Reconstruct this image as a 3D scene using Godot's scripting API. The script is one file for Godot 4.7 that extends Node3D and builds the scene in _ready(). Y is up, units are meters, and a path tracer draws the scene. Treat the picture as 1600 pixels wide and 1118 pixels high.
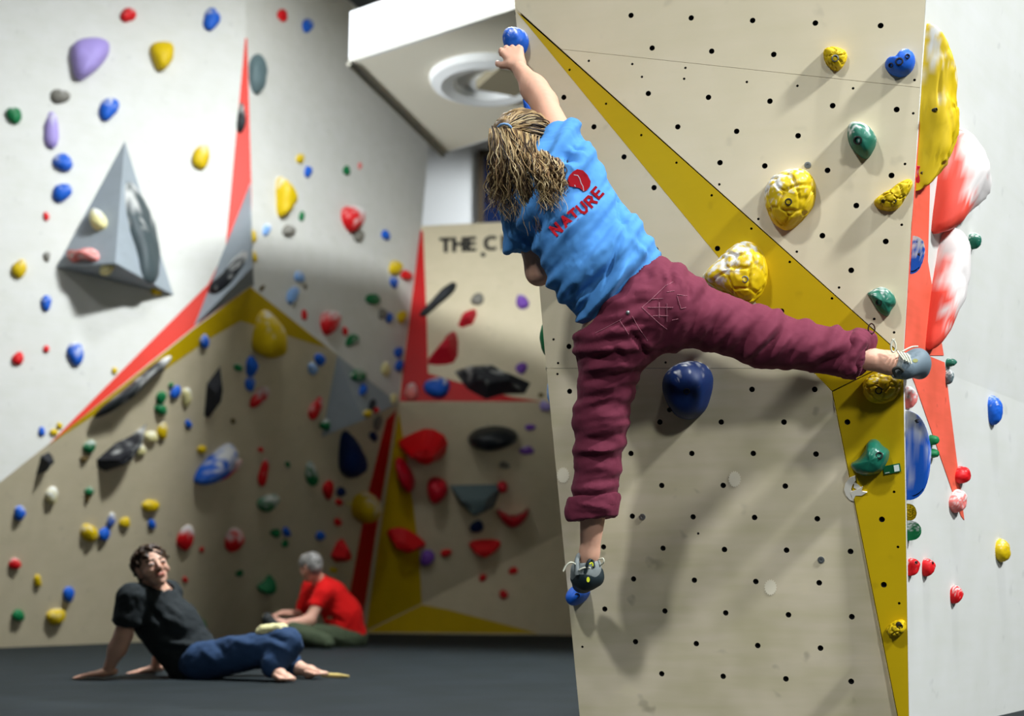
extends Node3D
# Indoor bouldering gym. y up, metres. The camera sits low on the mat and looks slightly up.
const F := 1900.0            # focal length in pixels of the 1600 x 1118 frame
const EYE := Vector3(0, 0.45, 0)
var tilt := atan(371.0 / F)
var look: Basis
var M := {}
var names := {}
var rng := RandomNumberGenerator.new()

# ---------------------------------------------------------------- pixels and planes
func ray(x: float, y: float) -> Vector3:
	return look * Vector3((x - 800.0) / F, (559.0 - y) / F, -1.0)
func P(x: float, y: float, d: float) -> Vector3:
	return EYE + ray(x, y) * d
func pix(p: Vector3) -> Vector2:
	var l: Vector3 = look.transposed() * (p - EYE)
	return Vector2(800.0 - F * l.x / l.z, 559.0 + F * l.y / l.z)
func plane3(a: Vector3, b: Vector3, c: Vector3) -> Plane:
	var n := (b - a).cross(c - a).normalized()
	if n.dot(EYE - a) < 0: n = -n
	return Plane(n, n.dot(a))
func hit(x: float, y: float, pl: Plane) -> Vector3:
	var r := ray(x, y)
	return EYE + r * ((pl.d - pl.normal.dot(EYE)) / pl.normal.dot(r))
func at_level(x: float, y: float, level: float) -> Vector3:
	return hit(x, y, Plane(Vector3.UP, level))
func at_z(x: float, y: float, zh: float) -> Vector3:
	return hit(x, y, Plane(Vector3.BACK, -zh))

# ---------------------------------------------------------------- mesh helper
class MB:
	var v := PackedVector3Array()
	var n := PackedVector3Array()
	var uv := PackedVector2Array()
	var col := PackedColorArray()
	var idx := PackedInt32Array()
	func vert(p: Vector3, nn: Vector3, u := Vector2.ZERO, c := Color.WHITE) -> int:
		v.append(p); n.append(nn); uv.append(u); col.append(c)
		return v.size() - 1
	func tri(a: int, b: int, c: int) -> void:
		var f := (v[b] - v[a]).cross(v[c] - v[a])
		if f.dot(n[a] + n[b] + n[c]) > 0.0:
			idx.append(a); idx.append(c); idx.append(b)
		else:
			idx.append(a); idx.append(b); idx.append(c)
	func quad(a: int, b: int, c: int, d: int) -> void:
		tri(a, b, c); tri(a, c, d)
	func flat(pts: Array, nn: Vector3, c := Color.WHITE) -> void:
		var k := []
		for p in pts: k.append(vert(p, nn, Vector2(p.x, p.y), c))
		for i in range(1, k.size() - 1): tri(k[0], k[i], k[i + 1])
	# box from centre, half axes
	func box(o: Vector3, a: Vector3, b: Vector3, c: Vector3, cc := Color.WHITE) -> void:
		for t in [[a, b, c], [b, c, a], [c, a, b]]:
			for s in [-1.0, 1.0]:
				var m: Vector3 = o + t[0] * s
				flat([m - t[1] - t[2], m + t[1] - t[2], m + t[1] + t[2], m - t[1] + t[2]], (t[0] * s).normalized(), cc)
	func smooth_normals() -> void:
		for i in n.size(): n[i] = Vector3.ZERO
		for i in range(0, idx.size(), 3):
			var f := (v[idx[i + 2]] - v[idx[i]]).cross(v[idx[i + 1]] - v[idx[i]])
			n[idx[i]] += f; n[idx[i + 1]] += f; n[idx[i + 2]] += f
		for i in n.size(): n[i] = n[i].normalized()
	# tube along points, radius per point
	func tube(pts: Array, rad: Array, seg := 8, c := Color.WHITE, caps := true) -> void:
		var side := Vector3.ZERO
		var rings := []
		for i in pts.size():
			var d: Vector3 = (pts[mini(i + 1, pts.size() - 1)] - pts[maxi(i - 1, 0)]).normalized()
			if side == Vector3.ZERO: side = d.cross(Vector3(0.31, 0.87, 0.4)).normalized()
			side = (side - d * side.dot(d)).normalized()
			var up := d.cross(side)
			var r: float = rad[mini(i, rad.size() - 1)]
			var ring := []
			for s in seg:
				var a := TAU * s / seg
				var nn := side * cos(a) + up * sin(a)
				ring.append(vert(pts[i] + nn * r, nn, Vector2(float(s) / seg, i), c))
			rings.append(ring)
		for i in rings.size() - 1:
			for s in seg:
				quad(rings[i][s], rings[i][(s + 1) % seg], rings[i + 1][(s + 1) % seg], rings[i + 1][s])
		if caps:
			for e in [0, pts.size() - 1]:
				var d2: Vector3 = (pts[0] - pts[1]).normalized() if e == 0 else (pts[e] - pts[e - 1]).normalized()
				var k := []
				for s in seg: k.append(vert(v[rings[e][s]], d2, Vector2.ZERO, c))
				for s in range(1, seg - 1): tri(k[0], k[s], k[s + 1])
	# surface of revolution about axis ax through o: profile of (radius, height)
	func lathe(o: Vector3, ax: Vector3, prof: Array, seg := 16, c := Color.WHITE) -> void:
		var s1 := ax.cross(Vector3(0.3, 0.9, 0.2)).normalized()
		var s2 := ax.cross(s1)
		for i in prof.size() - 1:
			var a: Vector2 = prof[i]
			var b: Vector2 = prof[i + 1]
			var t := (b - a).normalized()
			var base := v.size()
			for s in seg:
				var e := s1 * cos(TAU * s / seg) + s2 * sin(TAU * s / seg)
				var nn := (e * t.y - ax * t.x).normalized()
				vert(o + e * a.x + ax * a.y, nn, Vector2.ZERO, c); vert(o + e * b.x + ax * b.y, nn, Vector2.ZERO, c)
			for s in seg:
				var j := (s + 1) % seg
				quad(base + 2 * s, base + 2 * j, base + 2 * j + 1, base + 2 * s + 1)
	func mesh(m: Material) -> ArrayMesh:
		var arr := []
		arr.resize(Mesh.ARRAY_MAX)
		arr[Mesh.ARRAY_VERTEX] = v; arr[Mesh.ARRAY_NORMAL] = n; arr[Mesh.ARRAY_TEX_UV] = uv
		arr[Mesh.ARRAY_COLOR] = col; arr[Mesh.ARRAY_INDEX] = idx
		var am := ArrayMesh.new()
		am.add_surface_from_arrays(Mesh.PRIMITIVE_TRIANGLES, arr)
		am.surface_set_material(0, m)
		return am

func numbered(called: String) -> String:
	var k: int = names.get(called, 0)
	names[called] = k + 1
	return called if k == 0 else "%s_%03d" % [called, k]
# a mesh as a top-level thing (parent null) or as a part of parent
func obj(called: String, mb: MB, m: Material, parent: Node = null) -> MeshInstance3D:
	var o := MeshInstance3D.new()
	o.mesh = mb.mesh(m)
	o.cast_shadow = GeometryInstance3D.SHADOW_CASTING_SETTING_ON
	if parent == null:
		o.name = numbered(called); add_child(o, true)
	else:
		o.name = called; parent.add_child(o, true)
	return o
func tag(o: Node, label: String, category: String, group := "", kind := "") -> void:
	if label: o.set_meta("label", label)
	if category: o.set_meta("category", category)
	if group: o.set_meta("group", group)
	if kind: o.set_meta("kind", kind)
func thing(called: String, label: String, category: String, at := Vector3.ZERO, kind := "") -> Node3D:
	var o := Node3D.new()
	o.name = numbered(called); add_child(o, true); o.position = at
	tag(o, label, category, "", kind)
	return o
func srgb(r: int, g: int, b: int) -> Color:
	return Color(r / 255.0, g / 255.0, b / 255.0)
func lin(c: Color) -> Color:
	return c.srgb_to_linear()

# ---------------------------------------------------------------- materials
func mat(c: Color, rough := 0.7, tex: Texture2D = null, scale := 1.0) -> StandardMaterial3D:
	var m := StandardMaterial3D.new()
	m.albedo_color = c
	m.roughness = rough
	m.metallic_specular = 0.4
	if tex:
		m.albedo_texture = tex
		m.uv1_scale = Vector3(scale, scale, scale)
	return m
func vmat(rough := 0.6) -> StandardMaterial3D:
	var m := mat(Color.WHITE, rough)
	m.vertex_color_use_as_albedo = true
	return m
func ply_texture(seed_: int, scuffs: float, contrast: float) -> ImageTexture:
	var g := FastNoiseLite.new(); g.seed = seed_; g.frequency = 0.05; g.fractal_octaves = 4
	var b := FastNoiseLite.new(); b.seed = seed_ + 7; b.frequency = 0.008; b.fractal_octaves = 3
	var s := FastNoiseLite.new(); s.seed = seed_ + 13; s.frequency = 0.02; s.fractal_octaves = 3
	var im := Image.create(512, 512, false, Image.FORMAT_RGB8)
	var ga := g.get_seamless_image(512, 64, false, false, 0.2)
	ga.resize(512, 512, Image.INTERPOLATE_CUBIC)
	var ba := b.get_seamless_image(512, 512)
	var sa := s.get_seamless_image(512, 512)
	for y in 512:
		for x in 512:
			# grain runs across the sheet: the noise is stretched along x
			var a := ga.get_pixel(y, x).r - 0.5
			var bl := ba.get_pixel(x, y).r - 0.5
			var sc := smoothstep(0.72, 0.95, sa.get_pixel(x, y).r) * smoothstep(0.5, 0.75, ba.get_pixel(511 - x, y).r)
			var k := 0.95 + contrast * (a * 0.07 + bl * 0.16)
			var warm := contrast * (a * 0.05 + bl * 0.05)
			var w := 1.0 - scuffs * sc
			im.set_pixel(x, y, Color(clampf((k - warm * 0.1) * w, 0, 1), clampf((k - warm * 0.3) * w, 0, 1), clampf((k + warm) * w * 0.995, 0, 1)))
	im.generate_mipmaps()
	return ImageTexture.create_from_image(im)
func make_materials() -> void:
	var t1 := ply_texture(3, 0.06, 0.2)
	var t2 := ply_texture(21, 0.17, 0.75)
	M.ply = mat(srgb(226, 211, 178), 0.58, t1, 0.8)
	M.ply_worn = mat(srgb(226, 211, 178), 0.58, t2, 0.8)
	M.lit_ply = mat(srgb(224, 222, 214), 0.6, t1, 0.8)  # whitened copy of the plywood: its strong light is put into the colour
	M.yellow = mat(srgb(214, 178, 2), 0.45, t1, 0.9)
	M.red = mat(srgb(230, 46, 18), 0.5, t1, 0.7)
	M.red_deep = mat(srgb(206, 10, 8), 0.5, t1, 0.7)
	M.coral = mat(srgb(250, 104, 78), 0.55, t2, 1.1)
	M.grey = mat(srgb(158, 166, 172), 0.7, t1, 1.0)
	M.mat_floor = mat(srgb(36, 42, 44), 0.75, t2, 0.5); M.mat_floor.metallic_specular = 0.25
	M.plaster = mat(srgb(232, 232, 230), 0.9)
	M.shell = mat(srgb(96, 98, 100), 0.9)
	M.soffit = mat(srgb(236, 228, 208), 0.85)
	M.dark = mat(srgb(20, 22, 22), 0.5)
	M.steel = mat(srgb(150, 152, 150), 0.35); M.steel.metallic = 0.8
	M.socket = mat(srgb(44, 42, 38), 0.45); M.socket.metallic = 0.3
	M.socket_dark = mat(srgb(30, 28, 25), 0.6)
	M.hold = vmat(0.55)
	M.hold_gloss = vmat(0.3)
	M.ink = mat(srgb(26, 24, 22), 0.6)
	M.lamp = mat(srgb(250, 248, 240), 0.5)
	M.lamp.emission_enabled = true; M.lamp.emission = srgb(255, 250, 240); M.lamp.emission_energy_multiplier = 2.0
	M.housing = mat(srgb(60, 62, 64), 0.5)

# ---------------------------------------------------------------- flat panels with real holes
# pts: 3D outline lying in one plane; holes: [[centre, radius], ...]
func panel(called: String, pts: Array, m: Material, parent: Node, thick := 0.018, holes := [], toward := EYE) -> MeshInstance3D:
	var nrm := Vector3.ZERO
	for i in pts.size():
		nrm += (pts[i] - pts[0]).cross(pts[(i + 1) % pts.size()] - pts[0])
	nrm = nrm.normalized()
	if nrm.dot(toward - pts[0]) < 0: nrm = -nrm
	var ux := Vector3.UP.cross(nrm)
	if ux.length() < 0.2: ux = Vector3.RIGHT
	ux = (ux - nrm * ux.dot(nrm)).normalized()
	var uy := nrm.cross(ux)
	var o: Vector3 = pts[0]
	var poly := PackedVector2Array()
	for p in pts: poly.append(Vector2((p - o).dot(ux), (p - o).dot(uy)))
	var flatp := PackedVector2Array()
	var owner_ := []
	var mb := MB.new()
	var tris := PackedInt32Array()
	if holes.is_empty():
		flatp = poly
		tris = Geometry2D.triangulate_polygon(poly)
	else:
		for i in poly.size():
			var a := poly[i]; var b := poly[(i + 1) % poly.size()]
			var k := maxi(1, int(a.distance_to(b) / 0.08))
			for j in k: flatp.append(a.lerp(b, float(j) / k)); owner_.append(-1)
		for h in holes.size():
			var c := Vector2((holes[h][0] - o).dot(ux), (holes[h][0] - o).dot(uy))
			for s in 10:
				flatp.append(c + Vector2.from_angle(TAU * s / 10.0 + 0.1) * holes[h][1]); owner_.append(h)
		var all := Geometry2D.triangulate_delaunay(flatp)
		for i in range(0, all.size(), 3):
			var a := all[i]; var b := all[i + 1]; var c := all[i + 2]
			if owner_[a] >= 0 and owner_[a] == owner_[b] and owner_[b] == owner_[c]: continue
			if not Geometry2D.is_point_in_polygon((flatp[a] + flatp[b] + flatp[c]) / 3.0, poly): continue
			tris.append(a); tris.append(b); tris.append(c)
	for back in [0, 1]:
		var base := mb.v.size()
		var nn := nrm if back == 0 else -nrm
		for q in flatp:
			mb.vert(o + ux * q.x + uy * q.y - nrm * thick * back, nn, Vector2(q.x + o.x, q.y + o.y))
		for i in range(0, tris.size(), 3): mb.tri(base + tris[i], base + tris[i + 1], base + tris[i + 2])
	for i in poly.size():
		var a: Vector3 = pts[i]; var b: Vector3 = pts[(i + 1) % pts.size()]
		var e := (b - a).cross(nrm).normalized()
		var mid := Vector2(((a + b) / 2 + e * 0.002 - o).dot(ux), ((a + b) / 2 + e * 0.002 - o).dot(uy))
		if Geometry2D.is_point_in_polygon(mid, poly): e = -e
		mb.flat([a, b, b - nrm * thick, a - nrm * thick], e)
	var r := obj(called, mb, m, parent)
	if not holes.is_empty():
		for h in holes:
			var hb := MB.new()
			var rr: float = h[1]
			# the wall of the bored hole and the nut at its bottom
			hb.lathe(h[0] - nrm * 0.016, nrm, [Vector2(0.0001, 0.0), Vector2(rr * 0.72, 0.0)], 10)
			hb.lathe(h[0] - nrm * 0.016, nrm, [Vector2(rr * 0.72, 0.0), Vector2(rr * 0.72, 0.006), Vector2(rr, 0.006), Vector2(rr, 0.016)], 10)
			for i in hb.n.size():
				pass
			obj("bolt_hole", hb, M.socket_dark, r)
	return r
# flat paint laid on a plane, a pixel outline
func paint(called: String, px: Array, pl: Plane, m: Material, parent: Node, lift := 0.002) -> void:
	var pts := []
	for q in px: pts.append(hit(q[0], q[1], pl) + pl.normal * lift)
	panel(called, pts, m, parent, lift)
func on(px: Array, pl: Plane) -> Array:
	var r := []
	for q in px: r.append(hit(q[0], q[1], pl))
	return r

# ---------------------------------------------------------------- camera and light
func make_camera() -> void:
	look = Basis(Vector3.RIGHT, tilt)
	var c := Camera3D.new()
	c.name = "camera"
	c.fov = rad_to_deg(2.0 * atan(559.0 / F))
	c.near = 0.05; c.far = 60.0
	c.transform = Transform3D(look, EYE)
	var a := CameraAttributesPhysical.new()
	a.frustum_focal_length = 12.0 * F / 559.0
	a.exposure_aperture = 1.8
	a.frustum_focus_distance = 3.78
	c.attributes = a
	add_child(c)
	c.current = true
	var e := Environment.new()
	e.background_mode = Environment.BG_COLOR
	e.background_color = Color(0.02, 0.02, 0.02)
	e.tonemap_mode = Environment.TONE_MAPPER_LINEAR
	e.tonemap_exposure = 1.0
	e.sdfgi_enabled = true; e.ssao_enabled = true; e.ssil_enabled = true
	var w := WorldEnvironment.new()
	w.name = "environment"; w.environment = e
	add_child(w)
# a long ceiling fitting: housing, glowing diffuser and its light just below it
func ceiling_lamp(at: Vector3, turn: float, size: Vector2, energy: float, tint: Color, label: String) -> void:
	var t := thing("ceiling_lamp", label, "lamp", at)
	t.rotation.y = turn
	var h := MB.new()
	h.box(Vector3(0, 0.06, 0), Vector3(size.x / 2 + 0.03, 0, 0), Vector3(0, 0.05, 0), Vector3(0, 0, size.y / 2 + 0.03))
	obj("housing", h, M.housing, t)
	var g := MB.new()
	g.box(Vector3(0, 0.0, 0), Vector3(size.x / 2, 0, 0), Vector3(0, 0.012, 0), Vector3(0, 0, size.y / 2))
	obj("diffuser", g, M.lamp, t)
	for s in [-1.0, 1.0]:
		var rod := MB.new()
		rod.tube([Vector3(size.x * 0.4 * s, 0.1, 0), Vector3(size.x * 0.4 * s, 7.6 - at.y, 0)], [0.008], 6)
		obj("rod", rod, M.housing, t)
	var l := AreaLight3D.new()
	l.name = "glow"
	l.area_size = size
	l.light_energy = energy
	l.light_color = tint
	l.shadow_enabled = true
	l.set("area_range", 40.0)
	l.rotation = Vector3(-PI / 2, 0, 0)
	l.position = Vector3(0, -0.03, 0)
	t.add_child(l)
# a ceiling floodlight: yoke, drum housing, glowing lens and the spot just in front of it
func floodlight(at: Vector3, aim: Vector3, energy: float, angle: float, tint: Color, label: String) -> void:
	var t := thing("floodlight", label, "lamp", at)
	var d := (aim - at).normalized()
	var b := MB.new()
	b.lathe(-d * 0.24, d, [Vector2(0.0001, 0.0), Vector2(0.12, 0.0), Vector2(0.22, 0.08), Vector2(0.33, 0.16), Vector2(0.36, 0.22), Vector2(0.345, 0.22), Vector2(0.335, 0.19)], 24)
	obj("housing", b, M.housing, t)
	var g := MB.new()
	g.lathe(-d * 0.24, d, [Vector2(0.335, 0.20), Vector2(0.0001, 0.205)], 24)
	obj("lens", g, M.lamp, t)
	var y := MB.new()
	y.tube([Vector3(0, 7.6 - at.y, 0), Vector3(0, 0.2, 0), -d * 0.2], [0.012], 6)
	obj("yoke", y, M.housing, t)
	var l := SpotLight3D.new()
	l.name = "glow"
	l.light_energy = energy; l.light_color = tint; l.light_size = 0.33
	l.spot_angle = angle; l.spot_angle_attenuation = 0.6; l.spot_range = 40.0; l.spot_attenuation = 2.0
	l.shadow_enabled = true
	t.add_child(l)
	l.position = d * 0.02
	l.look_at_from_position(at + d * 0.02, aim, Vector3.UP if absf(d.y) < 0.95 else Vector3.RIGHT)
func make_lights() -> void:
	var cool := Color(0.95, 0.98, 1.0)
	floodlight(Vector3(-3.4, 6.8, 2.2), Vector3(1.0, 0.3, -4.0), 36.0, 20.0, cool, "round black floodlight aimed at the climber from the mat side")
	floodlight(Vector3(5.8, 6.4, 0.2), Vector3(1.7, 0.5, -4.2), 98.0, 24.0, cool, "round black floodlight aimed at the white side wall")
	floodlight(Vector3(2.3, 4.0, 3.2), Vector3(1.2, 0.0, -4.0), 18.0, 18.0, cool, "round black floodlight aimed straight at the plywood wall")  # added fill behind the camera, softens the shadows on the plywood
	floodlight(Vector3(1.7, 7.2, -1.9), Vector3(1.0, 0.2, -3.8), 24.0, 24.0, cool, "round black floodlight hung steeply above the plywood wall")
	floodlight(Vector3(-3.4, 6.6, -6.0), Vector3(0.2, 3.8, -14.0), 11.0, 10.5, cool, "round black floodlight aimed at the sign panel")  # added spot out of view, put in to brighten the sign panel
	floodlight(Vector3(-8.4, 2.2, -5.6), Vector3(0.1, 4.8, -10.4), 105.0, 9.0, cool, "round black floodlight aimed up at the beige dropped ceiling")  # added uplight out of view, lifts the underside of the soffit
	ceiling_lamp(Vector3(0.5, 7.2, -7.4), 0.2, Vector2(0.9, 0.5), 104.0, cool, "long ceiling lamp hung in the middle of the hall")
	ceiling_lamp(Vector3(-1.7, 7.1, -8.2), 0.6, Vector2(0.9, 0.5), 9.0, cool, "long ceiling lamp hung before the point of the prow wall")
	ceiling_lamp(Vector3(-4.2, 7.2, -6.2), 0.0, Vector2(0.9, 0.5), 5.0, cool, "long ceiling lamp hung before the grey pyramid volume")
	floodlight(Vector3(1.6, 6.6, -15.6), Vector3(-0.8, 5.2, -18.0), 17.0, 36.0, cool, "round black floodlight aimed at the white far wall")  # added lamp hidden behind the sign panel, only there to whiten the far wall

# ---------------------------------------------------------------- the setting
var W := {}
var V3 := {}
func structure(called: String, label: String) -> Node3D:
	return thing(called, label, "wall" if called.begins_with("wall") else called.split("_")[0], Vector3.ZERO, "structure")
func slab(called: String, label: String, lo: Vector3, hi: Vector3, m: Material) -> void:
	var b := MB.new()
	var c := (lo + hi) / 2; var h := (hi - lo) / 2
	b.box(c, Vector3(h.x, 0, 0), Vector3(0, h.y, 0), Vector3(0, 0, h.z))
	for i in b.v.size():
		var q := b.v[i]; var nn := b.n[i].abs()
		b.uv[i] = Vector2(q.x, q.z) if nn.y > 0.5 else (Vector2(q.z, q.y) if nn.x > 0.5 else Vector2(q.x, q.y))
	var o := obj(called, b, m)
	tag(o, label, called.split("_")[0], "", "structure")
const HOLES := [[1019, 75, 1], [1112, 80, 1], [1209, 85, 1], [1013, 146, 1], [1107, 152, 1], [1203, 158, 1], [1059, 198, 1], [1151, 205, 1], [1247, 212, 1], [1125, 254, 1], [1195, 259, 1], [881, 152, 1], [928, 198, 1], [975, 245, 1], [1022, 293, 1], [881, 78, 0], [896, 92, 0], [920, 95, 0], [988, 100, 0], [1071, 106, 0], [1167, 112, 0], [1247, 116, 0], [890, 109, 0], [918, 113, 0], [1003, 120, 0], [1069, 123, 0], [1167, 128, 0], [1246, 134, 0], [958, 145, 0], [947, 162, 0], [1013, 195, 0], [1002, 211, 0], [1068, 240, 0], [1057, 254, 0], [1124, 288, 0], [1112, 305, 0], [1301, 165, 1], [1401, 171, 1], [1293, 266, 1], [1393, 274, 1], [1335, 121, 0], [1429, 125, 0], [1333, 138, 0], [1431, 155, 0], [1427, 177, 0], [1414, 256, 0], [1338, 321, 1], [1285, 368, 1], [1384, 377, 1], [1330, 422, 1], [1409, 351, 0], [1245, 393, 0], [1311, 449, 0], [1300, 466, 0], [1366, 498, 0], [1397, 519, 0], [1072, 340, 1], [1121, 388, 1], [1221, 486, 1], [1185, 342, 0], [1174, 357, 0], [1234, 409, 0], [1084, 439, 0], [1077, 538, 1], [1025, 390, 1], [980, 342, 0], [889, 541, 1], [865, 530, 0], [872, 567, 0], [871, 584, 0], [862, 608, 0], [890, 611, 1], [1040, 566, 0], [1175, 608, 1], [1273, 608, 1], [1031, 659, 1], [1127, 659, 1], [1225, 659, 1], [1324, 659, 1], [986, 708, 1], [1081, 708, 1], [1177, 708, 1], [1275, 709, 1], [1034, 758, 1], [1130, 758, 1], [1227, 759, 1], [988, 806, 1], [1083, 807, 1], [1179, 808, 1], [1277, 810, 1], [943, 854, 1], [1036, 856, 1], [1132, 858, 1], [1229, 859, 1], [1329, 861, 1], [990, 904, 1], [1085, 906, 1], [1181, 908, 1], [1280, 910, 1], [945, 951, 1], [1039, 954, 1], [1134, 957, 1], [1232, 960, 1], [1331, 963, 1], [993, 1002, 1], [1088, 1005, 1], [1184, 1008, 1], [1282, 1012, 1], [910, 1010, 0], [1091, 833, 0], [1378, 811, 1], [1381, 913, 1], [1384, 1014, 1], [1397, 768, 0], [1403, 854, 0], [1405, 942, 0], [882, 740, 0], [891, 805, 0], [1034, 1052, 1], [1130, 1056, 1], [1228, 1060, 1], [1330, 1064, 1], [986, 24, 1], [1080, 28, 1], [1176, 32, 1], [1274, 36, 1], [1376, 40, 1]]
func holes_in(px: Array, pl: Plane) -> Array:
	var poly := PackedVector2Array()
	for q in px: poly.append(Vector2(q[0], q[1]))
	var r := []
	for h in HOLES:
		var c := Vector2(h[0], h[1])
		if not Geometry2D.is_point_in_polygon(c, poly): continue
		var far := true
		for i in poly.size():
			if Geometry2D.get_closest_point_to_segment(c, poly[i], poly[(i + 1) % poly.size()]).distance_to(c) < 6.0: far = false
		if far: r.append([hit(h[0], h[1], pl), 0.0092 if h[2] == 1 else 0.0042])
	return r
func holed(px: Array, pl: Plane, m: Material, parent: Node) -> void:
	panel("plywood_panel", on(px, pl), m, parent, 0.008 if m == M.yellow else 0.018, holes_in(px, pl))
func make_setting() -> void:
	slab("floor", "dark blue-grey padded gym mat covering the whole floor", Vector3(-9, -0.3, -18), Vector3(7, 0, 4), M.mat_floor)
	slab("ceiling", "dark grey hall ceiling above the climbing walls", Vector3(-9, 7.6, -18), Vector3(7, 7.8, 4), M.shell)
	slab("wall_west", "dark grey hall wall beyond the pyramid volume panel", Vector3(-9.2, -0.3, -18), Vector3(-9, 7.8, 4), M.shell)
	slab("wall_east", "dark grey hall wall behind the side panel with coral stripe", Vector3(7, -0.3, -18), Vector3(7.2, 7.8, 4), M.shell)
	slab("wall_rear", "dark grey hall wall facing the climbing walls", Vector3(-9.2, -0.3, 4), Vector3(7.2, 7.8, 4.2), M.shell)
	slab("wall_far", "bright white wall above the sign panel, beside the dark window", Vector3(-9.2, -0.3, -18.2), Vector3(7.2, 7.8, -18), M.plaster)
	# --- left wall: overhang C below, prow faces A and B above
	var f0 := at_level(-40, 1013, 0.0); var f1 := at_level(565, 989, 0.0)
	var ap := at_z(390, 446, 11.4)
	W.C = plane3(f0, f1, ap)
	var el := hit(62, 704, W.C); var k := hit(622, 629, W.C)
	var top := at_z(384, 80, 11.5)
	W.A = plane3(ap, top, el); W.B = plane3(ap, top, k)
	var wl := structure("wall_left", "folded climbing wall with white prow, tan overhang and red and yellow stripes")
	var up_t := top + (top - ap).normalized() * ((7.4 - top.y) / (top - ap).normalized().y)
	var a_far := ap + (el - ap) * 1.0
	a_far = el + (el - ap).normalized() * 1.6
	panel("plywood_panel", [ap, up_t, Vector3(a_far.x - 1.2, 7.4, hit_z(W.A, a_far.x - 1.2, 7.4)), Vector3(a_far.x - 1.2, a_far.y, hit_z(W.A, a_far.x - 1.2, a_far.y)), a_far], M.lit_ply, wl, 0.03)
	var b_top := hit(669, 236, W.B); var b_mid := hit(659, 352, W.B)
	var b_up := Vector3(b_top.x, 7.4, hit_z(W.B, b_top.x, 7.4))
	panel("plywood_panel", [ap, k, b_mid, b_top, b_up, up_t], M.lit_ply, wl, 0.03)
	panel("plywood_panel", [f1, k, ap, el, a_far, f0 + (f0 - f1).normalized() * 1.5], M.ply, wl, 0.03)
	paint("red_stripe", [[76, 694], [200, 569], [325, 444], [352, 392], [383, 60], [386, 60], [393, 300], [391, 446], [303, 511]], W.A, M.red, wl)
	paint("yellow_stripe", [[78, 693], [303, 513], [391, 448], [500, 534], [512, 544], [440, 521], [376, 501], [332, 526], [268, 570]], W.C, M.yellow, wl)
	paint("red_stripe", [[619, 640], [604, 655], [575, 770], [545, 935], [540, 985], [562, 987], [572, 935], [592, 800]], W.C, M.red_deep, wl)
	# --- back wall: sign panel D, cave faces E1 E2 E3
	var fr := at_level(1000, 993, 0.0)
	var up_e := f1 + Vector3.UP
	W.D = plane3(k, hit(658, 352, W.B), k + Vector3(1, 0, 0.02))
	W.E3 = plane3(f1, fr, up_e)
	var m := hit(905, 819, W.E3)
	W.E1 = plane3(k, f1, m)
	var r := hit(925, 626, W.D)
	W.E2 = plane3(k, r, m)
	var wb := structure("wall_back", "pale sign panel with a red stripe above a dark climbing cave")
	var d_tl := hit(657, 353, W.D); var d_tr := hit(925, 340, W.D)
	panel("plywood_panel", [k, d_tl, d_tr, r], M.ply, wb, 0.03)
	panel("plywood_panel", [d_tl, d_tr, d_tr + Vector3(0, 0, -0.9), d_tl + Vector3(0.3, 0, -0.9)], M.ply, wb, 0.03, [], d_tl + Vector3(0, 5, 0))
	panel("plywood_panel", [k, m, f1], M.ply, wb, 0.03)
	panel("plywood_panel", [k, r, m], M.ply, wb, 0.03)
	panel("plywood_panel", [f1, m, Vector3(fr.x, m.y, fr.z), fr], M.ply, wb, 0.03)
	# the wall goes on behind the near plywood wall
	var rx := Vector3(6.9, r.y, hit_z(W.D, 6.9, r.y)); var tx := Vector3(6.9, d_tr.y, hit_z(W.D, 6.9, d_tr.y))
	var e3x := Vector3(6.9, 0, hit_z(W.E3, 6.9, 0)); var mx := Vector3(6.9, m.y, hit_z(W.E3, 6.9, m.y))
	panel("plywood_panel", [r, d_tr, tx, rx], M.ply, wb, 0.03)
	panel("plywood_panel", [r, rx, mx], M.ply, wb, 0.03)
	panel("plywood_panel", [r, mx, m], M.ply, wb, 0.03)
	panel("plywood_panel", [Vector3(fr.x, m.y, fr.z), mx, e3x, fr], M.ply, wb, 0.03)
	paint("red_stripe", [[657, 358], [661, 362], [667, 500], [669, 583], [720, 598], [800, 620], [848, 627], [624, 627]], W.D, M.red_deep, wb)
	paint("yellow_stripe", [[623, 640], [636, 720], [655, 860], [659, 942], [572, 984]], W.E1, M.yellow, wb)
	paint("yellow_stripe", [[572, 987], [659, 944], [700, 952], [842, 989]], W.E3, M.yellow, wb)
	# far wall window, soffit
	var win := thing("window_1", "dark window with a brown frame on the white far wall", "window", Vector3.ZERO, "structure")
	var wa := hit(752, 240, Plane(Vector3.BACK, -17.95)); var wz := hit(905, 420, Plane(Vector3.BACK, -17.95))
	var g := MB.new()
	g.box((wa + wz) / 2, Vector3((wz.x - wa.x) / 2, 0, 0), Vector3(0, (wa.y - wz.y) / 2, 0), Vector3(0, 0, 0.02))
	obj("pane", g, mat(srgb(18, 32, 66), 0.15), win)
	for s in [-1.0, 1.0]:
		var fb := MB.new()
		fb.box((wa + wz) / 2 + Vector3((wz.x - wa.x) / 2 * s, 0, 0.02), Vector3(0.05, 0, 0), Vector3(0, (wa.y - wz.y) / 2 + 0.05, 0), Vector3(0, 0, 0.04))
		obj("frame", fb, mat(srgb(70, 58, 42), 0.6), win)
		fb = MB.new()
		fb.box((wa + wz) / 2 + Vector3(0, (wa.y - wz.y) / 2 * s, 0.02), Vector3((wz.x - wa.x) / 2, 0, 0), Vector3(0, 0.05, 0), Vector3(0, 0, 0.04))
		obj("frame", fb, mat(srgb(70, 58, 42), 0.6), win)
	var so := thing("ceiling_soffit", "beige dropped ceiling with a round air diffuser above the climber", "ceiling", Vector3.ZERO, "structure")
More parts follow.
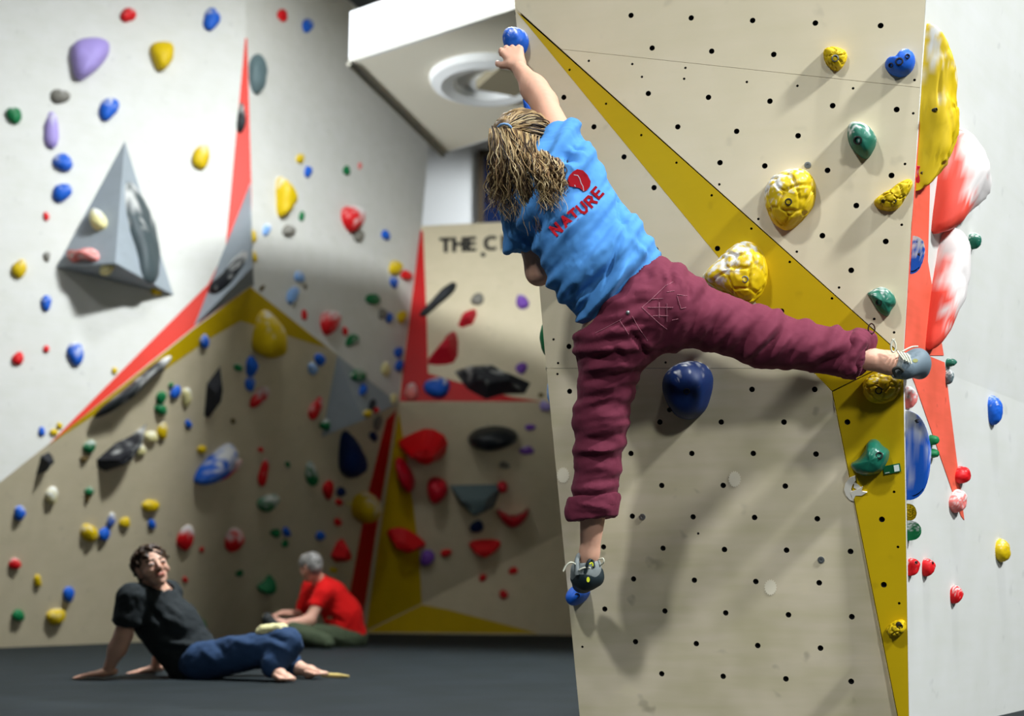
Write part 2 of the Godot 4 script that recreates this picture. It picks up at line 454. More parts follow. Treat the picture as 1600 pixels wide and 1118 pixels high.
	var s1 := at_level(545, 97, 4.8); var s2 := at_level(692, 240, 4.8); var s3 := at_level(780, 214, 4.8); var s4 := at_level(607, 77, 4.8)
	var s3b := s2 + (s3 - s2) * 5.0; var s4b := s1 + (s4 - s1) * 6.0
	var low := [s1, s2, s3b, s4b]
	panel("soffit_board", low, M.soffit, so, 0.04, [], Vector3(0, -50, -8))
	for i in 4:
		var a: Vector3 = low[i]; var b: Vector3 = low[(i + 1) % 4]
		panel("fascia_board", [a, b, b + Vector3.UP * 0.45, a + Vector3.UP * 0.45], M.plaster, so, 0.03, [], (a + b) / 2 + ((a + b) / 2 - (s1 + s3b) / 2) * 9.0)
	var tr := MB.new()
	tr.tube([s1 + Vector3(0, -0.015, 0), s2 + Vector3(0, -0.015, 0)], [0.025], 6)
	obj("trim_bead", tr, mat(srgb(120, 116, 104), 0.7), so)
	var dc := at_level(762, 122, 4.8)
	var ri := MB.new()
	ri.lathe(dc, Vector3.DOWN, [Vector2(0.50, 0.0), Vector2(0.48, 0.06), Vector2(0.40, 0.09), Vector2(0.30, 0.07), Vector2(0.27, 0.02)], 40)
	ri.lathe(dc, Vector3.DOWN, [Vector2(0.27, 0.02), Vector2(0.001, 0.025)], 40)
	var dif := obj("air_diffuser", ri, M.plaster)
	tag(dif, "round white air diffuser with a square brown grille on the dropped ceiling", "diffuser")
	var sp := MB.new()
	var sc := at_level(793, 112, 4.8)
	sp.box(sc - Vector3(0, 0.055, 0), Vector3(0.17, 0, -0.08), Vector3(0, 0.05, 0), Vector3(0.1, 0, 0.2))
	obj("grille", sp, mat(srgb(150, 140, 116), 0.7), dif)
	# --- near plywood wall
	var ta := P(804, 14, 4.19)
	W.G1 = plane3(ta, P(900, 1040, 4.14), P(1385, 1025, 3.80))
	var y1 := hit(1265, 575, W.G1); var y2 := hit(1300, 610, W.G1); var y3 := hit(1411, 1150, W.G1)
	var ar := P(1411, 556, 3.77); var arb := P(1421, 1150, 3.75)
	var art := P(1442, 65, 3.79)
	W.G2 = plane3(ta, ar, art)
	W.Y1 = plane3(ta, y1, ar); W.Y2 = plane3(y2, ar, arb); W.Y3 = plane3(y1, y2, ar)
	var wc := structure("wall_center", "pale plywood climbing wall with yellow diagonal stripe and rows of bolt holes")
	var fl := 1152.0
	holed([[805, 16], [1264.4, 574.8], [853.6, 574.8]], W.G1, M.ply, wc)
	holed([[853.8, 575.4], [1264.6, 575.4], [1299, 611], [1408, fl], [909, fl]], W.G1, M.ply_worn, wc)
	var edge_t := hit(1460, -210, W.G2)
	holed([[806, 13], [876.5, 76.4], [1437.8, 136.6], [1442.5, 60], [1460, -210], [783, -210]], W.G2, M.ply, wc)
	holed([[877, 77], [1411, 555], [1437.6, 137.2]], W.G2, M.ply, wc)
	panel("plywood_panel", on([[783, -212], [1460, -212], [1504, -885], [720, -885]], W.G2), M.ply, wc)
	holed([[806, 17], [1265.5, 575], [1410, 556]], W.Y1, M.yellow, wc)
	panel("plywood_panel", [y1 + (y2 - y1) * 0.02, y2, ar], M.yellow, wc, 0.008)
	holed([[1301, 612], [1411, 557], [1420.5, fl], [1410, fl]], W.Y2, M.yellow, wc)
	# added dark tubes behind the joints, blocking light that leaks through
	for q in [[850, 575.1, 1266, 575.1, "G1"], [876, 76, 1440, 137, "G2"], [804, 15, 1265, 575, "G1"], [1265, 575, 1300, 611, "G1"], [1300, 611, 1409, 1150, "G1"], [804, 12, 1411, 556, "G2"], [1300, 611, 1411, 556, "Y2"]]:
		var bt := MB.new()
		var pl: Plane = W[q[4]]
		bt.tube([hit(q[0], q[1], pl) - pl.normal * 0.034, hit(q[2], q[3], pl) - pl.normal * 0.034], [0.014], 6)
		obj("seam_blocker", bt, M.dark, wc)
	# left return of the near wall, and the right-hand white face beyond the arete
	var l0 := hit(909, fl, W.G1); var l1 := hit(805, 15, W.G1); var l2 := hit(720, -885, W.G2)
	var back := Vector3(0.55, 0, -2.2)
	var wr := back
	panel("plywood_panel", [l0, l1, l1 + wr, l0 + wr], M.ply, wc, 0.018, [], l0 + Vector3(-9, 1, 0))
	panel("plywood_panel", [l1, l2, l2 + wr, l1 + wr], M.ply, wc, 0.018, [], l0 + Vector3(-9, 1, 0))
	W.L = plane3(l0, l1, l0 + wr); W.L = Plane(-W.L.normal, -W.L.d) if W.L.normal.x > 0 else W.L
	var hs := structure("wall_right", "white side climbing wall with a coral red stripe beyond the yellow edge")
	var dh := Vector3(sin(deg_to_rad(39)), 0, -cos(deg_to_rad(39)))
	W.H1 = plane3(ar, art, ar + dh); W.H2 = plane3(ar, arb, ar + dh)
	var tt := hit(1504, -885, W.G2)
	panel("plywood_panel", [ar, tt, tt + dh * 3.0, ar + dh * 3.0], M.lit_ply, hs)
	panel("plywood_panel", [ar, arb, arb + dh * 3.0, ar + dh * 3.0], M.lit_ply, hs)
	paint("coral_stripe", [[1444, 150], [1452, 190], [1452, 302], [1449, 408], [1474, 555], [1412, 555], [1424, 350], [1436, 190]], W.H1, M.coral, hs)
	paint("coral_stripe", [[1413, 557], [1474, 557], [1506, 812], [1501, 806], [1430, 602]], W.H2, M.coral, hs)
	V3.ar = ar; V3.dh = dh
func hit_z(pl: Plane, x: float, y: float) -> float:
	return (pl.d - pl.normal.x * x - pl.normal.y * y) / pl.normal.z

# ---------------------------------------------------------------- climbing holds
const COL := {"blue": [22, 92, 196], "yellow": [214, 180, 8], "green": [14, 112, 62], "red": [214, 20, 22], "black": [34, 38, 40], "grey": [126, 122, 112], "slate": [92, 110, 112], "graphite": [66, 76, 78], "purple": [118, 72, 168], "lilac": [164, 146, 208], "cream": [226, 214, 150], "pink": [232, 120, 112], "teal": [30, 104, 82], "navy": [8, 34, 84], "skyblue": [128, 168, 220], "rust": [96, 78, 40], "crimson": [200, 16, 40], "scarlet": [238, 80, 62]}
const PLACE := {"A": "on the white panel around the big grey pyramid", "B": "on the pale panel between prow and sign", "C": "on the tan overhang behind the seated men", "D": "on the sign panel under the lettering", "E": "inside the dark climbing cave", "G": "on the climber's plywood wall", "Y": "on the yellow stripe of the climber's wall", "H": "on the white side wall by the coral stripe", "L": "on the left edge of the climber's wall", "V": "on a grey pyramid volume"}
var hold_log := {}
func oval(x: float, y: float, rx: float, ry: float, rot := 0.0, pts := 18) -> Array:
	var r := []
	var w1 := rng.randf_range(0.0, TAU); var w2 := rng.randf_range(0.0, TAU)
	for i in pts:
		var a := TAU * i / pts
		var k := 1.0 + 0.10 * sin(2.0 * a + w1) + 0.07 * sin(3.0 * a + w2)
		var q := Vector2(cos(a) * rx * k, sin(a) * ry * k).rotated(deg_to_rad(rot))
		r.append([x + q.x, y + q.y])
	return r
func smooth_outline(px: Array, rounds := 2) -> Array:
	var r := px
	for k in rounds:
		var s := []
		for i in r.size():
			var a = r[i]; var b = r[(i + 1) % r.size()]
			s.append([a[0] * 0.75 + b[0] * 0.25, a[1] * 0.75 + b[1] * 0.25])
			s.append([a[0] * 0.25 + b[0] * 0.75, a[1] * 0.25 + b[1] * 0.75])
		r = s
	return r
var lumps := FastNoiseLite.new()
var cells := FastNoiseLite.new()
var dust := FastNoiseLite.new()
var drape := FastNoiseLite.new()
func setup_noise() -> void:
	lumps.seed = 5; lumps.frequency = 1.0; lumps.fractal_octaves = 3
	drape.seed = 31; drape.frequency = 1.0; drape.fractal_octaves = 2; drape.fractal_gain = 0.3
	dust.seed = 9; dust.frequency = 1.0; dust.fractal_octaves = 4
	cells.seed = 11; cells.noise_type = FastNoiseLite.TYPE_CELLULAR; cells.frequency = 1.0
	cells.cellular_return_type = FastNoiseLite.RETURN_DISTANCE2_SUB; cells.fractal_type = FastNoiseLite.FRACTAL_NONE
# px: outline on plane pl; opt: chalk, style (smooth / crack / facet), peak shift in px, bolts [[x, y, r]], label, e
func hold(place: String, pl: Plane, px: Array, colour: String, height: float, opt := {}) -> MeshInstance3D:
	var c := Vector3.ZERO
	var q := []
	for p in px:
		var w := hit(p[0], p[1], pl)
		q.append(w); c += w
	c /= q.size()
	var n := pl.normal
	var col := lin(srgb(COL[colour][0], COL[colour][1], COL[colour][2]))
	var chalk: float = opt.get("chalk", 0.0)
	var style: String = opt.get("style", "smooth")
	var rings: int = opt.get("rings", 6)
	var white := lin(srgb(226, 224, 218))
	var pk: Array = opt.get("peak", [0, 0])
	var pc := pix(c)
	var shift := hit(pc.x + pk[0], pc.y + pk[1], pl) - c
	var size := 0.0
	for w in q: size = maxf(size, (w - c).length())
	var upv := (Vector3.UP - n * n.y).normalized()
	var amp: float = opt.get("rough", 0.07) * size
	var mb := MB.new()
	var s := q.size()
	var fr := 1.6 / size
	var off := c * 3.1
	if style == "facet":
		var tops := []
		var sh: float = opt.get("plateau", 0.45)
		for w in q: tops.append(c + (w - c) * sh + shift + n * height * rng.randf_range(0.85, 1.0))
		var tc := c + shift + n * height
		for i in s:
			var j := (i + 1) % s
			for t in [[q[i], q[j], tops[j]], [q[i], tops[j], tops[i]], [tops[i], tops[j], tc]]:
				var fn: Vector3 = (t[1] - t[0]).cross(t[2] - t[0]).normalized()
				if fn.dot((t[0] + t[1] + t[2]) / 3.0 - (c - n * height * 0.6)) < 0: fn = -fn
				var mid: Vector3 = (t[0] + t[1] + t[2]) / 3.0
				# split each facet so that the chalk keeps its grain
				var sub := 4
				var grid := []
				for a in sub + 1:
					for b in sub + 1 - a:
						var p: Vector3 = t[0] + (t[1] - t[0]) * (float(a) / sub) + (t[2] - t[0]) * (float(b) / sub)
						var ck := 0.0
						if chalk > 0: ck = clampf((((p - c).dot(upv) / size) * 0.5 + dust.get_noise_3dv((p + off) * fr * 2.2) * 0.9 + chalk * 1.6 - 0.75) * 2.2, 0, 0.92)
						grid.append(mb.vert(p, fn, Vector2.ZERO, col.lerp(white, ck)))
				var at := func(a, b): return grid[a * (sub + 1) - a * (a - 1) / 2 + b]
				for a in sub:
					for b in sub - a:
						mb.tri(at.call(a, b), at.call(a + 1, b), at.call(a, b + 1))
						if b < sub - a - 1: mb.tri(at.call(a + 1, b), at.call(a + 1, b + 1), at.call(a, b + 1))
	else:
		var crack := style == "crack"
		for k in rings + 1:
			var a := float(k) / rings * PI / 2
			var sc: float = pow(cos(a), opt.get("e", 0.75)) if k < rings else 0.0
			var hg := pow(sin(a), 0.9)
			for i in s:
				var p: Vector3 = c + (q[i] - c) * sc + shift * hg + n * height * hg
				var dir: Vector3 = ((q[i] - c) * sc * 0.8 + n * (height * hg + 0.001)).normalized()
				var dd := lumps.get_noise_3dv((p + off) * fr) * amp * (0.4 + 0.6 * hg)
				var tone := 1.0 + 0.10 * dust.get_noise_3dv((p + off) * fr * 5.0)
				if crack:
					var cv: float = cells.get_noise_3dv((p + off) * opt.get("cell", 26.0)) + 1.0
					dd -= (1.0 - smoothstep(0.0, 0.13, cv)) * opt.get("depth", 0.007) * minf(1.0, hg * 3.0)
				p += dir * dd
				var ck := 0.0
				if chalk > 0.0:
					var up: float = (p - c).dot(upv) / size * 0.8 + opt.get("lean", 0.0) * (pix(p).x - pc.x) / 40.0
					ck = clampf((up + dust.get_noise_3dv((p + off) * fr * 2.4) * 1.2 + chalk * 1.6 - 0.75) * opt.get("edge", 1.8), 0, 0.93)
				mb.vert(p, dir, Vector2.ZERO, (col * tone).lerp(white, ck))
		for k in rings:
			for i in s:
				var j := (i + 1) % s
				mb.quad(k * s + i, k * s + j, (k + 1) * s + j, (k + 1) * s + i)
		# merge the pole for clean shading
		var av := Vector3.ZERO
		for i in s: av += mb.v[rings * s + i]
		for i in s: mb.v[rings * s + i] = av / s
		mb.smooth_normals()
		for i in s: mb.n[rings * s + i] = n
	var o := obj(opt.get("name", "climbing_hold"), mb, M.hold_gloss if opt.get("gloss", false) else M.hold)
	var label: String = opt.get("label", "")
	if label == "":
		var sz := "tiny" if size < 0.045 else ("small" if size < 0.085 else ("medium" if size < 0.15 else "large"))
		label = "%s %s%s climbing hold %s" % [sz, "chalk-whitened " if chalk > 0.35 else "", colour, PLACE[place]]
	tag(o, label, "climbing hold")
	o.set_meta("spot", pc); o.set_meta("wall_key", place)
	if not hold_log.has(label): hold_log[label] = []
	hold_log[label].append(o)
	for b in opt.get("bolts", []):
		var best := 1e9; var bp := c; var bn := n
		for i in mb.v.size():
			var d := pix(mb.v[i]).distance_to(Vector2(b[0], b[1])) - mb.v[i].distance_to(c - n) * 20.0
			if d < best: best = d; bp = mb.v[i]; bn = mb.n[i]
		var r: float = b[2] / F * 3.85
		var bb := MB.new()
		var axn := (bn + n * 1.5).normalized()
		var base := hit(b[0], b[1], Plane(n, n.dot(bp)))
		# a raised washer rim around a dark bolt socket
		bb.lathe(base, axn, [Vector2(r * 1.15, -0.012), Vector2(r * 1.1, 0.0025), Vector2(r * 0.78, 0.003), Vector2(r * 0.72, -0.006), Vector2(0.0001, -0.006)], 18)
		obj("bolt", bb, M.steel if b.size() > 3 else M.socket, o)
	return o
# look-alikes are told apart by the nearest landmark on their wall
const MARKS := [["A", 138, 95, "the large lilac hold"], ["A", 252, 90, "the yellow shield-shaped hold"], ["A", 180, 350, "the big grey pyramid"], ["A", 376, 185, "the black teardrop on red"], ["A", 205, 607, "the long black striped-edge hold"], ["B", 400, 115, "the slate oval"], ["B", 443, 305, "the yellow half-moon"], ["B", 547, 342, "the red chalk-tipped hold up high"], ["B", 512, 504, "the red hold at the yellow tip"], ["B", 640, 470, "the deep red stripe"],
	["C", 415, 520, "the yellow egg-shaped hold"], ["C", 334, 611, "the black blade-shaped hold"], ["C", 190, 700, "the broad black tapering hold"], ["C", 333, 722, "the chalky blue lens"], ["C", 547, 705, "the navy teardrop"], ["C", 568, 787, "the yellow bulging hold"], ["C", 530, 857, "the red wedge"], ["C", 412, 909, "the green crescent"], ["C", 565, 610, "the dark grey pyramid"], ["C", 68, 720, "the black wedge"], ["C", 232, 900, "the leaning man's head"],
	["D", 690, 545, "the red fin-shaped hold"], ["D", 768, 594, "the large black angular hold"], ["D", 684, 469, "the black bar-shaped hold"], ["E", 660, 695, "the red shell"], ["E", 770, 682, "the glossy black hold"], ["E", 740, 775, "the grey cave volume"], ["E", 635, 842, "the red leaf"], ["E", 757, 853, "the wide red ledge"]]
func group_holds() -> void:
	var again := {}
	for label in hold_log:
		var set_: Array = hold_log[label]
		if set_.size() > 1 and not label.begins_with("small red drop") and not label.begins_with("small green hold on the coral"):
			for o in set_:
				var q: Vector2 = o.get_meta("spot")
				var best := 1e9; var name_ := ""; var at := Vector2.ZERO
				for m in MARKS:
					if m[0] == o.get_meta("wall_key") and q.distance_to(Vector2(m[1], m[2])) < best:
						best = q.distance_to(Vector2(m[1], m[2])); name_ = m[3]; at = Vector2(m[1], m[2])
				var l: String = label
				if name_ != "":
					var d := q - at
					var rel_ := "beside" if absf(d.x) > absf(d.y) * 1.2 else ("above" if d.y < 0 else "below")
					if best > 130: rel_ = "well " + rel_ if rel_ != "beside" else "some way from"
					l = label.split(" climbing hold ")[0] + " hold " + rel_ + " " + name_ + {"A": " on the white panel", "B": " on the pale panel", "C": " on the tan overhang", "D": " on the sign panel", "E": " in the cave"}[o.get_meta("wall_key")]
				o.set_meta("label", l)
				if not again.has(l): again[l] = []
				again[l].append(o)
		elif set_.size() > 1: again[label] = set_
	for l in again:
		if again[l].size() > 1:
			for o in again[l]: o.set_meta("group", l.replace(" hold ", " holds "))
	for label in hold_log:
		for o in hold_log[label]: o.remove_meta("spot"); o.remove_meta("wall_key")
# a pyramid volume: base corners on planes, peak pulled out towards the viewer
func pyramid(label: String, base: Array, peak: Vector3, mats: Array) -> Node3D:
	var t := thing("pyramid_volume", label, "volume")
	for i in 3:
		panel("side_panel", [base[i], base[(i + 1) % 3], peak], mats[i], t, 0.012, [], peak + (peak - (base[0] + base[1] + base[2]) / 3.0) * 3.0 + ((base[i] + base[(i + 1) % 3]) / 2 - (base[0] + base[1] + base[2]) / 3.0) * 6.0)
	return t
func toward(x: float, y: float, pl: Plane, out: float) -> Vector3:
	var p := hit(x, y, pl)
	return p + (EYE - p).normalized() * out

func far_holds() -> void:
	# [plane, x, y, rx, ry, rot, colour, chalk]
	var t := [
		["A", 93, 151, 15, 12, 0, "grey", 0.3], ["A", 169, 170, 15, 19, 20, "blue", 0.3], ["A", 80, 205, 13, 27, 0, "lilac", 0.2], ["A", 98, 253, 16, 14, 0, "blue", 0.3], ["A", 96, 301, 15, 15, 0, "blue", 0.3], ["A", 314, 245, 14, 20, 0, "yellow", 0.3],
		["A", 72, 338, 5, 7, 0, "red", 0.0], ["A", 72, 545, 5, 6, 0, "red", 0.0], ["A", 73, 400, 6, 8, 0, "grey", 0.2], ["A", 72, 473, 9, 12, 0, "blue", 0.2], ["A", 118, 552, 14, 17, 0, "blue", 0.4],
		["A", 179, 579, 5, 5, 0, "yellow", 0.0], ["A", 93, 665, 5, 5, 0, "yellow", 0.0], ["A", 84, 675, 6, 6, 0, "yellow", 0.0], ["A", 65, 674, 6, 7, 0, "blue", 0.0],
		["A", 30, 420, 12, 15, 0, "yellow", 0.2], ["A", 22, 180, 12, 14, 0, "green", 0.2], ["A", 28, 560, 9, 11, 0, "red", 0.0], ["A", 330, 30, 14, 17, 0, "blue", 0.3], ["A", 200, 24, 12, 12, 0, "red", 0.2],
		["B", 394, 368, 5, 12, 0, "yellow", 0.3], ["B", 397, 400, 4, 9, 0, "yellow", 0.3], ["B", 468, 248, 6, 7, 0, "yellow", 0.2], ["B", 481, 268, 6, 9, 0, "blue", 0.1], ["B", 541, 266, 5, 8, 0, "green", 0.0], ["B", 562, 259, 3, 5, 0, "pink", 0.0],
		["B", 471, 338, 4, 8, 0, "green", 0.0], ["B", 416, 358, 5, 11, 15, "skyblue", 0.4], ["B", 450, 360, 9, 10, 30, "grey", 0.2], ["B", 559, 368, 8, 10, 20, "grey", 0.0], ["B", 602, 367, 6, 8, 0, "blue", 0.0],
		["B", 617, 418, 10, 11, 0, "yellow", 0.1], ["B", 634, 430, 8, 8, 0, "red", 0.0], ["B", 615, 441, 6, 9, 0, "blue", 0.2], ["B", 467, 432, 7, 10, 0, "skyblue", 0.4], ["B", 456, 460, 8, 14, 20, "skyblue", 0.3], ["B", 477, 448, 2, 4, 0, "rust", 0.0], ["B", 409, 450, 3, 6, 30, "rust", 0.0],
		["B", 475, 492, 4, 9, 0, "red", 0.0], ["B", 539, 517, 4, 8, 0, "red", 0.1], ["B", 549, 531, 12, 7, -35, "green", 0.3], ["B", 581, 468, 10, 9, 0, "green", 0.2], ["B", 597, 490, 6, 9, 0, "grey", 0.0], ["B", 608, 496, 6, 8, 0, "blue", 0.1], ["B", 627, 495, 7, 10, 0, "yellow", 0.0],
		["B", 622, 550, 6, 9, 0, "blue", 0.1], ["B", 623, 571, 6, 9, 0, "blue", 0.0], ["B", 602, 576, 7, 11, 0, "cream", 0.3], ["B", 615, 622, 5, 9, 0, "cream", 0.2], ["B", 480, 40, 8, 12, 0, "blue", 0.2], ["B", 440, 24, 7, 10, 0, "red", 0.1],
		["C", 319, 533, 8, 10, 0, "blue", 0.2], ["C", 372, 574, 7, 6, 0, "green", 0.2], ["C", 392, 571, 9, 15, 10, "blue", 0.0], ["C", 390, 598, 8, 11, 10, "blue", 0.1], ["C", 267, 601, 4, 4, 0, "green", 0.0], ["C", 274, 612, 7, 11, 25, "blue", 0.0], ["C", 291, 620, 7, 17, 0, "cream", 0.3],
		["C", 251, 621, 8, 10, 20, "green", 0.0], ["C", 250, 639, 9, 9, 0, "green", 0.1], ["C", 404, 619, 20, 9, -45, "red", 0.5], ["C", 294, 662, 5, 7, 0, "blue", 0.0], ["C", 364, 657, 4, 4, 0, "rust", 0.0], ["C", 139, 697, 12, 8, -40, "green", 0.3], ["C", 131, 716, 7, 5, -40, "rust", 0.0],
		["C", 236, 681, 10, 9, 0, "cream", 0.4], ["C", 253, 672, 8, 12, 15, "yellow", 0.2], ["C", 218, 702, 10, 8, -20, "cream", 0.4], ["C", 315, 702, 8, 6, -20, "yellow", 0.0], ["C", 359, 732, 22, 9, -40, "red", 0.5], ["C", 407, 702, 4, 4, 0, "red", 0.0], ["C", 411, 738, 7, 21, 12, "red", 0.1],
		["C", 80, 773, 10, 13, 0, "cream", 0.5], ["C", 139, 766, 7, 6, 0, "green", 0.2], ["C", 136, 778, 4, 8, 20, "rust", 0.0], ["C", 234, 789, 13, 9, -20, "yellow", 0.1], ["C", 194, 815, 9, 7, -10, "yellow", 0.1], ["C", 237, 818, 6, 8, 0, "blue", 0.0], ["C", 138, 831, 12, 15, -20, "yellow", 0.25],
		["C", 173, 812, 6, 12, 10, "blue", 0.5], ["C", 162, 833, 9, 10, 20, "blue", 0.0], ["C", 289, 839, 11, 22, 25, "red", 0.45], ["C", 364, 841, 12, 20, 35, "red", 0.4], ["C", 418, 784, 20, 11, -20, "green", 0.5], ["C", 315, 858, 4, 4, 0, "red", 0.0], ["C", 289, 905, 4, 5, 0, "red", 0.0], ["C", 58, 907, 6, 9, 0, "yellow", 0.0],
		["C", 106, 927, 9, 11, 15, "blue", 0.0], ["C", 87, 962, 17, 11, -28, "yellow", 0.1], ["C", 310, 974, 10, 11, 0, "green", 0.0], ["C", 430, 832, 8, 6, -30, "green", 0.0], ["C", 374, 895, 6, 5, -20, "green", 0.0],
		["C", 488, 575, 8, 9, 0, "skyblue", 0.3], ["C", 499, 560, 8, 10, 25, "blue", 0.1], ["C", 492, 637, 8, 19, 20, "red", 0.3], ["C", 515, 661, 17, 10, -30, "green", 0.4], ["C", 486, 739, 9, 19, -12, "green", 0.45], ["C", 449, 725, 4, 5, 0, "green", 0.0],
		["C", 590, 660, 7, 12, 10, "grey", 0.0], ["C", 583, 681, 6, 8, 0, "navy", 0.0], ["C", 512, 764, 9, 14, 0, "red", 0.0], ["C", 532, 767, 7, 7, 0, "navy", 0.0], ["C", 529, 784, 6, 5, 0, "red", 0.0], ["C", 545, 786, 5, 4, 0, "cream", 0.0], ["C", 527, 815, 6, 6, 0, "red", 0.0], ["C", 447, 830, 6, 7, 0, "blue", 0.0], ["C", 445, 848, 5, 6, 0, "green", 0.0], ["C", 500, 836, 7, 7, 0, "blue", 0.0], ["C", 521, 890, 6, 4, 0, "yellow", 0.0],
		["C", 30, 800, 9, 11, 0, "blue", 0.1], ["C", 22, 880, 10, 8, 0, "red", 0.2], ["C", 28, 960, 9, 9, 0, "green", 0.0],
		["D", 746, 468, 11, 9, 0, "grey", 0.0], ["D", 816, 472, 10, 12, 0, "purple", 0.1], ["D", 815, 575, 10, 8, -15, "purple", 0.0], ["D", 683, 605, 19, 17, 0, "blue", 0.35], ["D", 643, 612, 11, 13, 25, "pink", 0.5], ["D", 845, 617, 4, 4, 0, "rust", 0.0],
		["E2", 823, 703, 11, 7, 0, "purple", 0.2], ["E2", 828, 667, 8, 5, 0, "purple", 0.0], ["E2", 788, 726, 8, 6, 0, "grey", 0.0], ["E1", 745, 822, 10, 10, 0, "navy", 0.0], ["E1", 668, 870, 12, 11, 0, "purple", 0.0], ["E1", 697, 863, 9, 6, 0, "red", 0.0],
		["E3", 754, 902, 6, 6, 0, "red", 0.0], ["E3", 802, 891, 7, 6, 0, "red", 0.0], ["E3", 787, 928, 7, 7, 0, "red", 0.0], ["E2", 852, 634, 9, 9, 0, "lilac", 0.2],
	]
	for r in t:
		var mn: float = minf(r[3], r[4])
		var pl: Plane = W[r[0]]
		var d := (hit(r[1], r[2], pl) - EYE).length()
		hold(r[0].left(1), pl, oval(r[1], r[2], r[3], r[4], r[5], 14), r[6], mn * d / F * 0.85, {"chalk": r[7], "rings": 4, "rough": 0.14, "peak": [rng.randf_range(-0.15, 0.15) * r[3], rng.randf_range(0.0, 0.3) * r[4]]})
	# larger far holds with their own outlines
	var sh := func(place, key, px, colour, h, opt): return hold(place, W[key], smooth_outline(px, opt.get("rounds", 2)), colour, h, opt)
	sh.call("A", "A", [[108, 60], [170, 58], [172, 84], [152, 110], [127, 128], [114, 120]], "lilac", 0.16, {"label": "large lilac climbing hold above the grey pyramid volume", "peak": [-3, 8]})
	sh.call("A", "A", [[230, 66], [272, 64], [270, 96], [252, 114], [240, 104]], "yellow", 0.12, {"label": "yellow shield-shaped hold high on the white panel", "peak": [0, 6]})
	sh.call("B", "B", [[392, 90], [403, 82], [411, 98], [413, 122], [406, 146], [396, 148], [389, 128], [388, 104]], "slate", 0.09, {"label": "long slate-grey oval hold beside the prow edge", "style": "smooth"})
	sh.call("A", "A", [[376, 156], [381, 172], [384, 192], [380, 204], [374, 210], [369, 202], [371, 180]], "black", 0.07, {"label": "black teardrop hold on the red stripe of the prow", "chalk": 0.2})
	sh.call("A", "A", [[143, 656], [152, 640], [186, 614], [225, 580], [252, 560], [270, 554], [262, 572], [236, 594], [205, 624], [178, 642]], "black", 0.14, {"label": "long black chalk-whitened hold lying along the red and yellow stripe", "chalk": 0.42})
	sh.call("C", "C", [[56, 742], [64, 712], [76, 706], [82, 712], [70, 728]], "black", 0.1, {"label": "black wedge hold below the tip of the red stripe", "style": "facet", "rounds": 0})
	sh.call("B", "B", [[431, 272], [446, 286], [456, 304], [456, 320], [447, 332], [438, 342], [432, 334], [431, 300]], "yellow", 0.13, {"label": "yellow half-moon hold on the pale panel beside the prow", "chalk": 0.15})
	sh.call("B", "B", [[533, 325], [546, 320], [560, 326], [565, 340], [558, 354], [548, 366], [538, 356], [533, 342]], "red", 0.14, {"label": "red chalk-tipped hold high on the pale panel above a grey one", "chalk": 0.38, "lean": 0.7})
	sh.call("B", "B", [[500, 490], [512, 485], [526, 488], [526, 502], [518, 520], [508, 526], [500, 512]], "red", 0.12, {"label": "red chalk-tipped hold at the lower end of the yellow stripe", "chalk": 0.4, "lean": 0.6})
	sh.call("C", "C", [[405, 485], [420, 483], [436, 506], [441, 545], [420, 557], [398, 551], [392, 540], [398, 505]], "yellow", 0.2, {"label": "large yellow egg-shaped hold under the prow point", "chalk": 0.25, "peak": [2, 6], "rings": 8})
	sh.call("C", "C", [[344, 571], [346, 592], [338, 630], [326, 653], [319, 649], [323, 600]], "black", 0.1, {"label": "slim black blade-shaped hold on the tan overhang", "style": "facet", "rounds": 0})
	sh.call("C", "C", [[229, 661], [222, 682], [195, 718], [165, 736], [152, 730], [151, 718], [180, 692], [205, 680]], "black", 0.16, {"label": "broad black tapering hold with chalk on the tan overhang", "style": "facet", "rounds": 0, "chalk": 0.3})
	sh.call("C", "C", [[301, 748], [315, 722], [345, 695], [363, 690], [367, 702], [355, 728], [330, 746], [306, 756]], "blue", 0.16, {"label": "large blue lens-shaped hold covered in chalk on the tan overhang", "chalk": 0.52, "peak": [2, 4]})
	sh.call("C", "C", [[535, 671], [548, 675], [565, 705], [567, 725], [555, 738], [535, 743], [528, 727], [530, 690]], "navy", 0.2, {"label": "large navy teardrop hold below the dark grey pyramid", "peak": [-2, 6]})
	sh.call("C", "C", [[550, 776], [572, 764], [585, 775], [588, 792], [580, 808], [562, 816], [548, 804]], "yellow", 0.2, {"label": "large yellow bulging hold beside the deep red stripe", "chalk": 0.2, "lean": 0.7})
	sh.call("C", "C", [[516, 868], [526, 846], [535, 840], [545, 862], [540, 874], [524, 878]], "red", 0.15, {"label": "red wedge hold above the red-shirted man", "style": "facet", "rounds": 0})
	sh.call("C", "C", [[398, 916], [412, 908], [421, 894], [426, 908], [422, 918], [408, 924]], "green", 0.12, {"label": "green crescent hold above the seated man's hands", "peak": [2, 5]})
	# sign panel
	sh.call("D", "D", [[653, 492], [668, 477], [700, 444], [712, 439], [714, 450], [704, 462], [680, 482], [662, 497]], "black", 0.07, {"label": "slim black bar-shaped hold crossing the red stripe edge"})
	sh.call("D", "D", [[715, 508], [722, 491], [743, 482], [745, 491], [739, 506], [722, 512]], "crimson", 0.12, {"label": "small red angular hold on the sign panel", "style": "facet", "rounds": 0})
	sh.call("D", "D", [[662, 568], [690, 540], [706, 514], [716, 524], [715, 565], [690, 571]], "crimson", 0.2, {"label": "large red fin-shaped hold on the sign panel", "style": "facet", "rounds": 1, "chalk": 0.15, "plateau": 0.35})
	sh.call("D", "D", [[710, 580], [735, 571], [770, 570], [787, 581], [829, 598], [820, 615], [785, 616], [760, 624], [730, 608]], "black", 0.2, {"label": "large black angular hold with a chalked top above the cave", "style": "facet", "rounds": 0, "chalk": 0.36, "plateau": 0.5})
